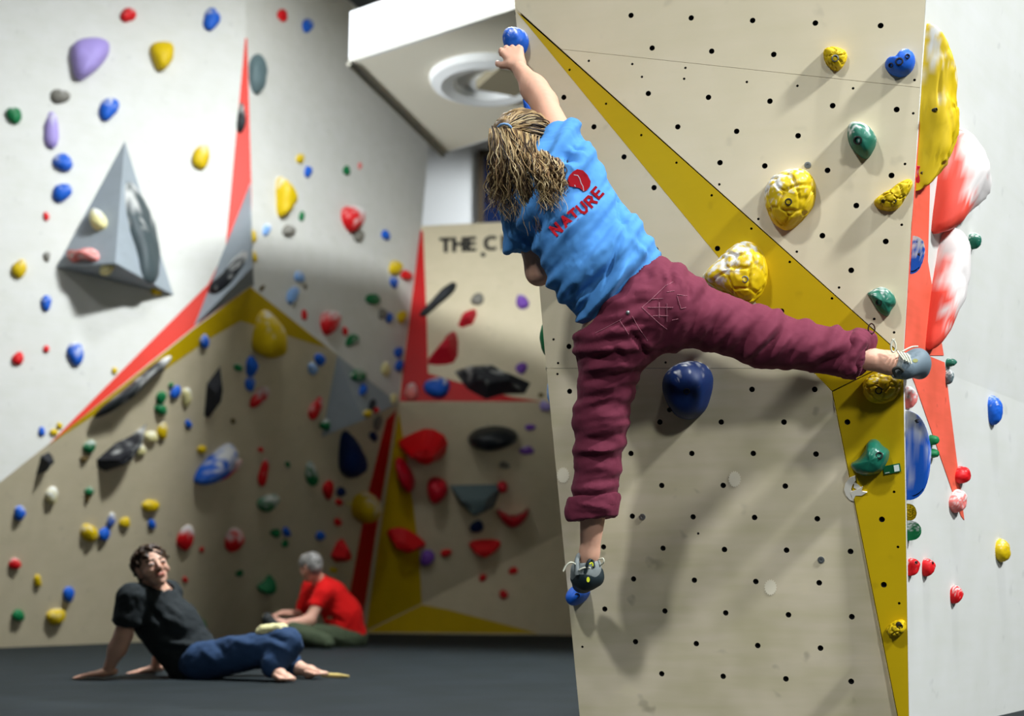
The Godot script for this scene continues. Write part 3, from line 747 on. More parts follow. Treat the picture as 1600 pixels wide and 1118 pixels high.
	# cave
	sh.call("E", "E1", [[616, 692], [640, 678], [670, 666], [702, 684], [694, 716], [670, 725], [640, 709]], "red", 0.3, {"label": "large red shell-shaped hold at the cave entrance", "style": "facet", "rounds": 1, "gloss": true, "peak": [4, 6]})
	sh.call("E", "E1", [[616, 712], [632, 715], [650, 745], [646, 768], [635, 766], [622, 740]], "crimson", 0.22, {"label": "red tongue-shaped hold under the cave entrance shell", "gloss": true})
	sh.call("E", "E1", [[667, 750], [680, 742], [700, 752], [700, 772], [684, 786], [670, 780]], "crimson", 0.2, {"label": "red rounded hold deep in the cave", "gloss": true})
	sh.call("E", "E2", [[728, 684], [745, 668], [785, 664], [812, 676], [805, 692], [770, 702], [740, 698]], "black", 0.28, {"label": "large glossy black hold under the cave roof", "gloss": true})
	sh.call("E", "E1", [[703, 758], [785, 756], [772, 792], [742, 806], [718, 786]], "slate", 0.25, {"label": "grey trapezoid volume inside the dark cave", "style": "facet", "rounds": 0, "name": "cave_volume"})
	sh.call("E", "E2", [[774, 792], [788, 800], [802, 806], [818, 800], [828, 790], [822, 812], [804, 824], [786, 816]], "crimson", 0.2, {"label": "red crescent hold at the back of the cave", "gloss": true})
	sh.call("E", "E2", [[776, 752], [790, 750], [796, 762], [786, 770], [778, 764]], "crimson", 0.12, {"label": "small red knob near the back of the cave", "gloss": true})
	sh.call("E", "E1", [[602, 826], [630, 822], [655, 837], [669, 852], [650, 860], [625, 856], [611, 846]], "red", 0.18, {"label": "red leaf-shaped hold low on the cave wall", "style": "facet", "rounds": 1, "peak": [0, 4]})
	sh.call("E", "E1", [[729, 850], [742, 842], [780, 842], [784, 852], [772, 864], [745, 866]], "red", 0.16, {"label": "wide red ledge hold low on the cave wall", "style": "facet", "rounds": 1, "peak": [0, 4]})
	# grey volumes and the holds on them
	var b1 := on([[195, 220], [88, 417], [271, 461]], W.A)
	var p1 := toward(180, 411, W.A, 0.55)
	pyramid("big light grey pyramid volume with a black curved hold", b1, p1, [M.grey, M.grey, M.grey])
	var v1 := plane3(b1[0], b1[1], p1); var v2 := plane3(b1[0], b1[2], p1)
	hold("V", v1, oval(155, 345, 13, 15, 0, 14), "cream", 0.09, {"chalk": 0.55, "rings": 4, "label": "chalky cream hold on the big grey pyramid's front"})
	hold("V", v1, smooth_outline([[104, 394], [118, 400], [134, 398], [152, 388], [157, 404], [148, 410], [132, 404], [112, 412]], 2), "pink", 0.09, {"chalk": 0.5, "rings": 4, "label": "red and white bow-shaped hold on the big grey pyramid"})
	hold("V", v2, smooth_outline([[194, 274], [214, 300], [232, 330], [246, 380], [246, 430], [238, 446], [222, 436], [214, 390], [197, 345]], 2), "graphite", 0.09, {"chalk": 0.22, "rings": 5, "label": "large dark curved hold covering the right of the grey pyramid"})
	var v3 := plane3(b1[1], b1[2], p1)
	hold("V", v3, oval(167, 419, 11, 6, -15, 12), "cream", 0.06, {"chalk": 0.2, "rings": 4, "label": "small pale yellow hold under the grey pyramid's lower edge"})
	hold("V", v3, oval(244, 455, 9, 4, 10, 12), "yellow", 0.04, {"rings": 4, "label": "tiny yellow hold at the grey pyramid's lower right corner"})
	var b2 := [hit(391, 285, W.A), hit(303, 509, W.A), hit(397, 446, W.B)]
	var p2 := toward(393, 418, W.A, 0.3)
	pyramid("tall grey pyramid volume fixed on the prow edge", b2, p2, [M.grey, M.grey, M.grey])
	hold("V", plane3(b2[0], b2[1], p2), smooth_outline([[323, 452], [346, 436], [366, 410], [384, 390], [389, 398], [378, 420], [356, 448], [334, 462]], 2), "black", 0.07, {"chalk": 0.4, "rings": 5, "label": "black and white wavy hold on the prow's grey pyramid"})
	var b3 := on([[527, 554], [503, 682], [622, 630]], W.C)
	var p3 := toward(567, 656, W.C, 0.45)
	pyramid("dark grey pyramid volume where pale panel meets the overhang", b3, p3, [M.grey, M.grey, M.grey])
	var v5 := plane3(b3[0], b3[2], p3)
	for r in [[559, 586, 13, 10, -20, "green", 0.45], [566, 609, 5, 9, 0, "blue", 0.0], [580, 632, 4, 9, 10, "black", 0.0], [573, 646, 6, 6, 0, "yellow", 0.3], [586, 641, 3, 5, 0, "red", 0.0]]:
		hold("V", v5, oval(r[0], r[1], r[2], r[3], r[4], 12), r[5], 0.05, {"chalk": r[6], "rings": 4, "label": "small %s hold on the dark grey pyramid volume" % r[5]})

func near_holds() -> void:
	var g := func(place, key, px, colour, h, opt):
		opt.merge({"rings": 12})
		if place == "H":
			# outlines are those seen: the base lies a little left of them because the hold stands out to the right
			h *= 0.6
			var moved := []
			for q in px:
				var edge: float = 1413.0 + ((556.0 - q[1]) * 0.0632 if q[1] < 556 else (q[1] - 556.0) * 0.0168)
				moved.append([maxf(q[0] - h * 300.0, edge), q[1]])
			px = moved
		return hold(place, W[key], smooth_outline(px, opt.get("rounds", 2)), colour, h, opt)
	g.call("G", "G2", [[1286, 78], [1300, 73], [1322, 79], [1325, 92], [1311, 113], [1298, 109], [1287, 95]], "yellow", 0.045, {"label": "small yellow rounded hold with a silver bolt high on the plywood", "style": "crack", "rounds": 3, "cell": 40.0, "bolts": [[1305, 91, 5, 1]]})
	g.call("G", "G2", [[1382, 100], [1387, 91], [1398, 92], [1405, 81], [1416, 76], [1428, 84], [1431, 97], [1425, 113], [1410, 122], [1394, 118], [1384, 109]], "blue", 0.05, {"label": "blue bean-shaped hold with three bolt sockets", "rough": 0.03, "chalk": 0.08, "bolts": [[1405, 96, 5.5], [1392, 102, 3.5], [1418, 88, 3.5]]})
	g.call("G", "G2", [[1326, 192], [1340, 189], [1357, 196], [1369, 213], [1370, 226], [1356, 251], [1341, 243], [1328, 229], [1323, 210]], "teal", 0.085, {"label": "chalk-topped green hold with one dark socket on the plywood", "rough": 0.04, "chalk": 0.42, "peak": [2, 6], "bolts": [[1340, 219, 6]]})
	g.call("G", "G2", [[1194, 302], [1203, 281], [1225, 267], [1255, 264], [1273, 278], [1277, 300], [1271, 325], [1251, 350], [1228, 363], [1205, 346], [1197, 325]], "yellow", 0.1, {"label": "large cracked yellow ball hold on the bare plywood", "style": "crack", "chalk": 0.3, "lean": -0.5, "rings": 34, "rounds": 3, "cell": 15.0, "bolts": [[1232, 315, 5]]})
	g.call("G", "G2", [[1363, 318], [1372, 307], [1390, 297], [1408, 283], [1424, 279], [1427, 290], [1416, 308], [1404, 326], [1390, 332], [1372, 326]], "yellow", 0.05, {"label": "cracked yellow banana-shaped hold near the coral stripe", "style": "crack", "rings": 22, "rounds": 3, "cell": 30.0, "bolts": [[1397, 314, 3], [1380, 314, 2.5]]})
	g.call("Y", "Y1", [[1097, 438], [1106, 421], [1130, 400], [1150, 380], [1172, 375], [1193, 392], [1202, 425], [1196, 450], [1180, 474], [1160, 477], [1130, 458]], "yellow", 0.11, {"label": "large cracked yellow ball hold chalked white on the yellow stripe", "style": "crack", "chalk": 0.36, "lean": -0.4, "rings": 34, "rounds": 3, "cell": 14.0, "bolts": [[1164, 436, 5, 1]]})
	g.call("G", "G2", [[1353, 458], [1365, 451], [1381, 447], [1396, 458], [1401, 474], [1393, 482], [1388, 496], [1375, 489], [1366, 478], [1360, 466]], "teal", 0.065, {"label": "dark green beak-shaped hold above the climber's raised foot", "rough": 0.12, "chalk": 0.22, "peak": [2, 3], "bolts": [[1373, 472, 4.5]]})
	hold("G", W.G1, smooth_outline(oval(1077, 607, 42, 43, 0, 14), 2), "navy", 0.13, {"label": "large round dark blue hold below the climber's thigh", "rings": 14, "e": 0.62, "rough": 0.015, "chalk": 0.02, "bolts": [[1073, 611, 4.5], [1046, 640, 3.5]]})
	g.call("Y", "Y2", [[1346, 598], [1362, 584], [1388, 580], [1409, 588], [1410, 604], [1398, 626], [1372, 632], [1352, 624]], "yellow", 0.075, {"label": "yellow foothold under the climber's raised shoe", "style": "crack", "rings": 20, "rounds": 3, "cell": 26.0, "chalk": 0.12, "bolts": [[1373, 610, 5]]})
	g.call("Y", "Y2", [[1327, 724], [1340, 718], [1352, 705], [1355, 688], [1370, 685], [1381, 698], [1391, 703], [1388, 720], [1376, 739], [1350, 743], [1334, 736]], "teal", 0.08, {"label": "dark green frog-shaped hold on the yellow stripe", "rough": 0.08, "gloss": true, "peak": [2, 2], "bolts": [[1374, 711, 5]]})
	g.call("Y", "Y2", [[1384, 981], [1395, 970], [1410, 966], [1416, 972], [1416, 986], [1397, 995], [1386, 989]], "yellow", 0.045, {"label": "small cracked yellow hold low on the yellow stripe", "style": "crack", "rings": 18, "rounds": 3, "cell": 36.0, "bolts": [[1406, 978, 4]]})
	g.call("G", "G1", [[890, 924], [895, 914], [908, 910], [920, 914], [923, 926], [915, 939], [904, 943], [894, 936]], "blue", 0.11, {"label": "bright blue round foothold under the climber's lower shoe", "rough": 0.02, "bolts": [[902, 930, 4]]})
	# edge of the near wall
	g.call("L", "G1", [[789, 52], [803, 42], [822, 48], [828, 66], [820, 86], [804, 90], [790, 76]], "blue", 0.07, {"label": "blue edge hold gripped by the climber's raised hand", "chalk": 0.25})
	g.call("L", "G1", [[817, 152], [826, 150], [846, 176], [850, 200], [838, 196], [824, 180]], "blue", 0.05, {"label": "blue pointed hold beside the climber's raised arm"})
	g.call("L", "G1", [[886, 392], [905, 388], [922, 398], [920, 412], [900, 416], [886, 406]], "green", 0.07, {"label": "green hold in front of the climber's chest"})
	for r in [[862, 500, 0.3, "green", 0.0, 0.085, 0.05], [872, 590, 0.3, "skyblue", 0.35, 0.075, 0.04], [880, 652, 0.28, "slate", 0.3, 0.05, 0.025]]:
		# holds on the return face, seen only as they stick out past the edge
		var ctr: Vector3 = hit(r[0] - (14 if r[3] != "slate" else 13), r[1], W.G1)
		ctr = ctr + Vector3(0.55, 0, -2.2).normalized() * r[2]
		ctr = ctr - W.L.normal * (W.L.distance_to(ctr))
		var ring := []
		var t1: Vector3 = Vector3(0.55, 0, -2.2).normalized(); var t2: Vector3 = W.L.normal.cross(t1)
		for i in 16:
			var q: Vector3 = ctr + t1 * cos(TAU * i / 16.0) * r[5] * 0.8 + t2 * sin(TAU * i / 16.0) * r[5]
			var s := pix(q)
			ring.append([s.x, s.y])
		hold("L", W.L, ring, r[3], r[6] + 0.03, {"chalk": r[4], "label": "%s hold sticking out past the left edge of the plywood wall" % {"green": "rounded green", "skyblue": "pale blue chalky", "slate": "small grey"}[r[3]]})
	# white side wall
	g.call("H", "H1", [[1430, 40], [1476, 36], [1490, 90], [1494, 150], [1492, 225], [1478, 272], [1456, 303], [1430, 294], [1430, 180]], "yellow", 0.15, {"label": "giant cracked yellow hold along the corner of the white side wall", "style": "crack", "rings": 34, "rounds": 3, "cell": 9.0, "chalk": 0.2, "bolts": [[1462, 171, 2.5]]})
	g.call("H", "H1", [[1505, 206], [1517, 196], [1528, 202], [1540, 235], [1546, 310], [1540, 320], [1484, 376], [1488, 330]], "scarlet", 0.17, {"label": "big scarlet tapered hold on the white side wall, upper of two", "chalk": 0.36, "lean": 1.2, "edge": 1.3, "rounds": 2})
	g.call("H", "H1", [[1494, 366], [1514, 352], [1522, 372], [1510, 450], [1484, 530], [1469, 553], [1474, 500], [1483, 430]], "scarlet", 0.14, {"label": "big pink chalked fang-shaped hold on the white side wall, lower of two", "chalk": 0.6, "lean": 1.0, "edge": 1.3})
	g.call("H", "H1", [[1420, 400], [1423, 373], [1430, 366], [1437, 376], [1439, 395], [1432, 416], [1421, 433]], "blue", 0.07, {"label": "blue and white pointed hold on the coral stripe", "chalk": 0.48, "bolts": [[1434, 378, 2.2], [1437, 397, 2.2]]})
	g.call("H", "H1", [[1432, 262], [1438, 257], [1447, 275], [1444, 290], [1433, 297]], "crimson", 0.05, {"label": "crimson hold squeezed beside the giant yellow hold", "chalk": 0.1, "bolts": [[1441, 270, 2]]})
	g.call("H", "H1", oval(1527, 376, 4, 14, 0, 10), "teal", 0.06, {"label": "small pale green hold beside the two scarlet holds", "chalk": 0.3})
	g.call("H", "H2", oval(1489, 566, 4, 7, 0, 10), "teal", 0.05, {"label": "small green hold high beside the coral stripe", "chalk": 0.2})
	g.call("H", "H2", oval(1486, 588, 3, 12, 5, 10), "slate", 0.04, {"label": "slim grey-green hold just below a small green one", "chalk": 0.4})
	g.call("H", "H2", [[1416, 604], [1426, 602], [1434, 618], [1430, 634], [1424, 640], [1415, 628]], "pink", 0.05, {"label": "pink and white hold under the climber's toe", "chalk": 0.45, "bolts": [[1428, 620, 2.5]]})
	g.call("H", "H2", [[1411, 645], [1428, 638], [1440, 650], [1447, 690], [1444, 735], [1430, 768], [1419, 784], [1411, 772]], "blue", 0.12, {"label": "big blue lens-shaped hold with chalked top on the side wall", "chalk": 0.5, "edge": 1.1, "rough": 0.02, "bolts": [[1434, 657, 2.2], [1447, 722, 2.2]]})
	for r in [[1462, 687, 4, 8, "green"], [1462, 708, 4, 8, "green"]]:
		g.call("H", "H2", oval(r[0], r[1], r[2], r[3], 0, 10), r[4], 0.045, {"label": "small green hold on the coral stripe beside the blue lens hold"})
	g.call("H", "H2", oval(1509, 742, 7, 14, 10, 12), "red", 0.06, {"label": "red hold at the tapering end of the coral stripe", "chalk": 0.12})
	g.call("H", "H2", oval(1502, 782, 8, 20, 12, 12), "pink", 0.06, {"label": "pink chalky hold at the tip of the coral stripe", "chalk": 0.5})
	g.call("H", "H2", oval(1418, 800, 6, 13, 0, 12), "yellow", 0.05, {"label": "small yellow hold under the blue lens hold"})
	g.call("H", "H2", oval(1425, 827, 9, 18, 0, 12), "green", 0.07, {"label": "green and white hold under the small yellow one", "chalk": 0.4})
	for r in [[1430, 885], [1455, 886]]:
		g.call("H", "H2", [[r[0] - 5, r[1] - 12], [r[0] + 2, r[1] - 15], [r[0] + 6, r[1] - 8], [r[0] + 4, r[1] + 4], [r[0] - 3, r[1] + 17], [r[0] - 6, r[1] + 6]], "red", 0.05, {"label": "small red drop-shaped hold, one of a pair low on the side wall", "chalk": 0.12, "bolts": [[r[0] + 2, r[1] - 7, 1.8]]})
	g.call("H", "H2", [[1494, 915], [1500, 912], [1505, 924], [1502, 934], [1496, 945], [1493, 935]], "red", 0.05, {"label": "single red and pink drop-shaped hold low on the side wall", "chalk": 0.3})
	g.call("H", "H2", oval(1560, 640, 7, 22, 0, 12), "blue", 0.06, {"label": "blue hold on the white side wall past the coral stripe", "chalk": 0.1})
	g.call("H", "H2", oval(1572, 860, 7, 18, 0, 12), "yellow", 0.06, {"label": "yellow hold on the white side wall past the red pair", "chalk": 0.1})
	# silver nut plates, filler plugs, route tag, wooden emblem, loose wall knobs
	for r in [[924, 236, "G1", "beside the climber's shoulder"], [1262, 258, "G2", "next to the large yellow ball hold"], [1004, 807, "G1", "right of the climber's trouser cuff"], [1283, 874, "G1", "low on the worn panel by the yellow stripe"]]:
		var b := MB.new()
		var pl: Plane = W[r[2]]
		b.lathe(hit(r[0], r[1], pl), pl.normal, [Vector2(0.0108, 0.0), Vector2(0.0104, 0.003), Vector2(0.005, 0.0034), Vector2(0.0045, 0.001), Vector2(0.0001, 0.001)], 18)
		tag(obj("steel_nut_plate", b, M.steel), "round steel nut plate %s" % r[3], "nut plate")
	for r in [[1148, 748], [1204, 917], [880, 742]]:
		var b := MB.new()
		var pl: Plane = W.G1
		var ring := []
		var c := hit(r[0], r[1], pl)
		for i in 36:
			var a := TAU * i / 36.0
			var rr := 10.0 + (1.6 if i % 2 == 0 else -0.6)
			ring.append(hit(r[0] + cos(a) * rr * 0.9, r[1] + sin(a) * rr * 1.15, pl) + pl.normal * 0.0012)
		for i in 36: b.flat([c + pl.normal * 0.0014, ring[i], ring[(i + 1) % 36]], pl.normal)
		obj("filler_patch", b, mat(srgb(246, 234, 206), 0.8), get_node("wall_center"))
	var tg := thing("route_tag", "small green route tag screwed beside the green frog-shaped hold", "tag")
	panel("plate", lifted([[1380, 728], [1406, 723], [1408, 736], [1382, 741]], W.Y2, 0.006), mat(srgb(8, 96, 52), 0.5), tg, 0.005)
	panel("print", lifted([[1396.5, 726.6], [1404.5, 725.1], [1406, 735], [1398, 736.5]], W.Y2, 0.0068), mat(srgb(220, 228, 220), 0.5), tg, 0.0006)
	panel("print", lifted([[1383, 738], [1390, 736.7], [1390.2, 737.9], [1383.2, 739.2]], W.Y2, 0.0068), mat(srgb(220, 228, 220), 0.5), tg, 0.0006)
	var em := thing("wooden_emblem", "pale carved wooden crescent emblem under the green frog-shaped hold", "emblem")
	var wood := mat(srgb(250, 242, 224), 0.7)
	var emp := plane3(hit(1321, 755, W.G1), hit(1350, 775, W.G1), hit(1350, 750, W.Y2))
	panel("crescent", lifted([[1337, 742], [1328, 745], [1322, 753], [1320, 763], [1323, 772], [1329, 779], [1334, 781], [1331, 773], [1330, 765], [1333, 756], [1338, 749]], emp, 0.012), wood, em, 0.010)
	panel("head", lifted([[1336, 752], [1343, 757], [1347, 761], [1341, 763], [1335, 760]], emp, 0.012), wood, em, 0.010)
	panel("tail", lifted([[1330, 766], [1340, 763], [1349, 758], [1347, 765], [1356, 767], [1347, 772], [1338, 772], [1334, 780]], emp, 0.014), wood, em, 0.010)
func lifted(px: Array, pl: Plane, up: float) -> Array:
	var r := []
	for q in px: r.append(hit(q[0], q[1], pl) + pl.normal * up)
	return r
func wall_lettering() -> void:
	var t := thing("wall_lettering", "black capital letters THE C on the sign panel", "lettering")
	var font := SystemFont.new()
	font.font_names = PackedStringArray(["Droid Sans"]); font.font_weight = 700
	var bold := FontVariation.new()
	bold.base_font = font; bold.variation_embolden = 0.35
	var pl: Plane = W.D
	var ux := (hit(770, 391.5, pl) - hit(690, 394.5, pl)).normalized()
	var uy := pl.normal.cross(ux)
	for r in [["T", 686.5], ["H", 706.5], ["E", 728.5], ["C", 756.0], ["L", 783.0]]:
		var tm := TextMesh.new()
		tm.text = r[0]; tm.font = bold; tm.font_size = 32; tm.pixel_size = 0.208 / (32.0 * 0.71); tm.depth = 0.012
		tm.horizontal_alignment = HORIZONTAL_ALIGNMENT_LEFT; tm.vertical_alignment = VERTICAL_ALIGNMENT_BOTTOM
		tm.curve_step = 1.0
		tm.material = M.ink
		var o := MeshInstance3D.new()
		o.mesh = tm; o.name = "letter"
		t.add_child(o, true)
		var y0: float = 394.5 - (r[1] - 687.0) * 0.04
		var ab := tm.get_aabb()
		var at := hit(r[1], y0, pl) + pl.normal * 0.007
		o.transform = Transform3D(Basis(ux, uy, pl.normal), at - uy * ab.position.y - ux * ab.position.x)
	var k := MB.new()
	k.lathe(hit(755, 398, pl), pl.normal, [Vector2(0.032, 0.0), Vector2(0.026, 0.02), Vector2(0.0001, 0.026)], 14)
	tag(obj("bolt_knob", k, M.dark), "black round bolt knob just under the sign letters", "knob")

# ---------------------------------------------------------------- smooth bodies: tapered capsules joined in a field, meshed as surface nets
class Field:
	var o: Vector3
	var c: float
	var nx: int
	var ny: int
	var nz: int
	var d := PackedFloat32Array()
	func _init(lo: Vector3, hi: Vector3, cell: float) -> void:
		o = lo; c = cell
		nx = int((hi.x - lo.x) / c) + 2; ny = int((hi.y - lo.y) / c) + 2; nz = int((hi.z - lo.z) / c) + 2
		d.resize(nx * ny * nz); d.fill(1.0)
	# capsule a-b with end radii; squash makes it thinner along the unit vector fd
	func cap(a: Vector3, b: Vector3, ra: float, rb: float, k := 0.03, fd := Vector3.ZERO, squash := 1.0) -> void:
		var m := maxf(ra, rb) + k + 2.0 * c
		var lo := (a.min(b) - Vector3(m, m, m) - o) / c
		var hi := (a.max(b) + Vector3(m, m, m) - o) / c
		var ba := b - a
		var inv := 1.0 / maxf(ba.length_squared(), 1e-9)
		var ext := 1.0 / squash - 1.0
		var flat := squash != 1.0
		var x0 := maxi(0, int(lo.x)); var x1 := mini(nx - 1, int(hi.x) + 1)
		for iz in range(maxi(0, int(lo.z)), mini(nz - 1, int(hi.z) + 1) + 1):
			for iy in range(maxi(0, int(lo.y)), mini(ny - 1, int(hi.y) + 1) + 1):
				var row := (iz * ny + iy) * nx
				var pa := o + Vector3(x0 * c, iy * c, iz * c) - a
				for ix in range(x0, x1 + 1):
					var t := clampf(pa.dot(ba) * inv, 0.0, 1.0)
					var q := pa - ba * t
					if flat: q += fd * (q.dot(fd) * ext)
					var e := q.length() - (ra + (rb - ra) * t)
					var cur := d[row + ix]
					var h := k - absf(cur - e)
					if h > 0.0:
						d[row + ix] = minf(cur, e) - h * h / k * 0.25
					elif e < cur:
						d[row + ix] = e
					pa.x += c
	# keep only what lies on the far side of a plane, inside a ball of radius r round p
	func cut(p: Vector3, n: Vector3, r: float) -> void:
		for iz in nz:
			for iy in ny:
				for ix in nx:
					var q := o + Vector3(ix, iy, iz) * c - p
					if q.length() < r:
						var i := (iz * ny + iy) * nx + ix
						d[i] = maxf(d[i], q.dot(n))
	func at(p: Vector3) -> float:
		var q := (p - o) / c
		var ix := clampi(int(q.x), 0, nx - 2); var iy := clampi(int(q.y), 0, ny - 2); var iz := clampi(int(q.z), 0, nz - 2)
		var f := q - Vector3(ix, iy, iz)
		var i := (iz * ny + iy) * nx + ix
		var s := nx * ny
		var a := lerpf(lerpf(d[i], d[i + 1], f.x), lerpf(d[i + nx], d[i + nx + 1], f.x), f.y)
		var b := lerpf(lerpf(d[i + s], d[i + s + 1], f.x), lerpf(d[i + s + nx], d[i + s + nx + 1], f.x), f.y)
		return lerpf(a, b, f.z)
	# append the surface to mb with one colour
	func net(mb: MB, col: Color) -> void:
		var cellv := PackedInt32Array()
		cellv.resize(nx * ny * nz); cellv.fill(-1)
		var s := nx * ny
		var offs := [0, 1, nx, nx + 1, s, s + 1, s + nx, s + nx + 1]
		var base := mb.v.size()
		var lim := c * 3.6
		for iz in nz - 1:
			for iy in ny - 1:
				var row := (iz * ny + iy) * nx
				for ix in nx - 1:
					var i := row + ix
					if absf(d[i]) > lim: continue
					var mask := 0
					for k in 8:
						if d[i + offs[k]] < 0.0: mask |= 1 << k
					if mask == 0 or mask == 255: continue
					var sum := Vector3.ZERO
					var cnt := 0
					for e in EDGES:
						var da := d[i + offs[e[0]]]; var db := d[i + offs[e[1]]]
						if (da < 0.0) != (db < 0.0):
							var t := da / (da - db)
							sum += CORNER[e[0]].lerp(CORNER[e[1]], t)
							cnt += 1
					cellv[i] = mb.vert(o + (Vector3(ix, iy, iz) + sum / cnt) * c, Vector3.ZERO, Vector2.ZERO, col)
		for iz in range(1, nz - 1):
			for iy in range(1, ny - 1):
				var row := (iz * ny + iy) * nx
				for ix in range(1, nx - 1):
					var i := row + ix
					if cellv[i] < 0: continue
					var inside := d[i] < 0.0
					if inside != (d[i + 1] < 0.0): _q(mb, cellv[i], cellv[i - nx], cellv[i - nx - s], cellv[i - s], inside)
					if inside != (d[i + nx] < 0.0): _q(mb, cellv[i], cellv[i - s], cellv[i - s - 1], cellv[i - 1], inside)
					if inside != (d[i + s] < 0.0): _q(mb, cellv[i], cellv[i - 1], cellv[i - 1 - nx], cellv[i - nx], inside)
	func _q(mb: MB, a: int, b: int, e: int, f: int, inside: bool) -> void:
		if a < 0 or b < 0 or e < 0 or f < 0: return
		if inside:
			mb.idx.append_array(PackedInt32Array([a, e, b, a, f, e]))
		else:
			mb.idx.append_array(PackedInt32Array([a, b, e, a, e, f]))
	const CORNER := [Vector3(0, 0, 0), Vector3(1, 0, 0), Vector3(0, 1, 0), Vector3(1, 1, 0), Vector3(0, 0, 1), Vector3(1, 0, 1), Vector3(0, 1, 1), Vector3(1, 1, 1)]
	const EDGES := [[0, 1], [2, 3], [4, 5], [6, 7], [0, 2], [1, 3], [4, 6], [5, 7], [0, 4], [1, 5], [2, 6], [3, 7]]
# a list of bones [a, b, ra, rb, blend, (squash dir, squash)] to a field that just holds them
func field_of(bones: Array, cell: float, grow := 0.0) -> Field:
	var lo := Vector3(1e9, 1e9, 1e9); var hi := -lo
	for b in bones:
		var r := maxf(b[2], b[3]) + grow + 3.0 * cell + 0.01
		lo = lo.min(b[0].min(b[1]) - Vector3(r, r, r)); hi = hi.max(b[0].max(b[1]) + Vector3(r, r, r))
	var f := Field.new(lo, hi, cell)
	for b in bones:
		if b.size() > 5: f.cap(b[0], b[1], b[2] + grow, b[3] + grow, b[4], b[5], b[6])
		else: f.cap(b[0], b[1], b[2] + grow, b[3] + grow, b[4])
	return f
# cloth folds: [x0, y0, x1, y1, half width in pixels, height in metres]; a fold is a soft ridge (or a groove when negative)
# weave: [x from, x to, angle of the folds in degrees, length and width of one fold in pixels, height]
func fold_cloth(mb: MB, folds: Array, grain := 0.0, freq := 30.0, weave := []) -> void:
	mb.smooth_normals()
	var px := PackedVector2Array()
	for p in mb.v: px.append(pix(p))
	var mv := PackedFloat32Array()
	mv.resize(mb.v.size())
	for f in folds:
		var a := Vector2(f[0], f[1]); var b := Vector2(f[2], f[3])
		var ab := b - a
		var l2 := ab.length_squared()
		var w: float = f[4]
		for i in px.size():
			if mb.n[i].dot(mb.v[i] - EYE) > 0.0: continue
			var q := px[i] - a
			var t := q.dot(ab) / l2
			if t < -0.05 or t > 1.05: continue
			t = clampf(t, 0.0, 1.0)
			var e := (q - ab * t).length() / w
			if e < 2.6: mv[i] += f[5] * exp(-e * e) * sin(clampf(t, 0.02, 0.98) * PI)
	for i in mb.v.size():
		var g := 0.0
		for w in weave:
			if px[i].x >= w[0] and px[i].x < w[1] and mb.n[i].dot(mb.v[i] - EYE) < 0.0:
				var q := px[i].rotated(-deg_to_rad(w[2]))
				g += (drape.get_noise_2d(q.x / w[3], q.y / w[4]) + 0.3) * w[5] * smoothstep(0.0, 25.0, minf(px[i].x - w[0], w[1] - px[i].x))
		if grain > 0.0: g += lumps.get_noise_3dv(mb.v[i] * freq) * grain
		mb.v[i] += mb.n[i] * (mv[i] + g)
	mb.smooth_normals()
# front surface of a finished mesh, looked up by pixel
func front_map(mb: MB) -> Dictionary:
	var r := {}
	for i in mb.v.size():
		if mb.n[i].dot(mb.v[i] - EYE) > 0.0: continue
		var q := pix(mb.v[i])
		var k := Vector2i(int(q.x / 5.0), int(q.y / 5.0))
		if not r.has(k): r[k] = []
		r[k].append([q, (mb.v[i] - EYE).dot(-look.z)])
	return r
func front_at(m: Dictionary, x: float, y: float) -> Vector3:
	var k := Vector2i(int(x / 5.0), int(y / 5.0))
	var near := []
	var best := 1e9
	for a in [-1, 0, 1]:
		for b in [-1, 0, 1]:
			for e in m.get(k + Vector2i(a, b), []):
				near.append(e)
				best = minf(best, e[1])
	var sum := 0.0; var wt := 0.0
	for e in near:
		if e[1] > best + 0.06: continue
		var w: float = exp(-Vector2(x, y).distance_squared_to(e[0]) / 7.0)
		sum += w * e[1]; wt += w
	if wt <= 0.0: return Vector3.INF
	return P(x, y, sum / wt)
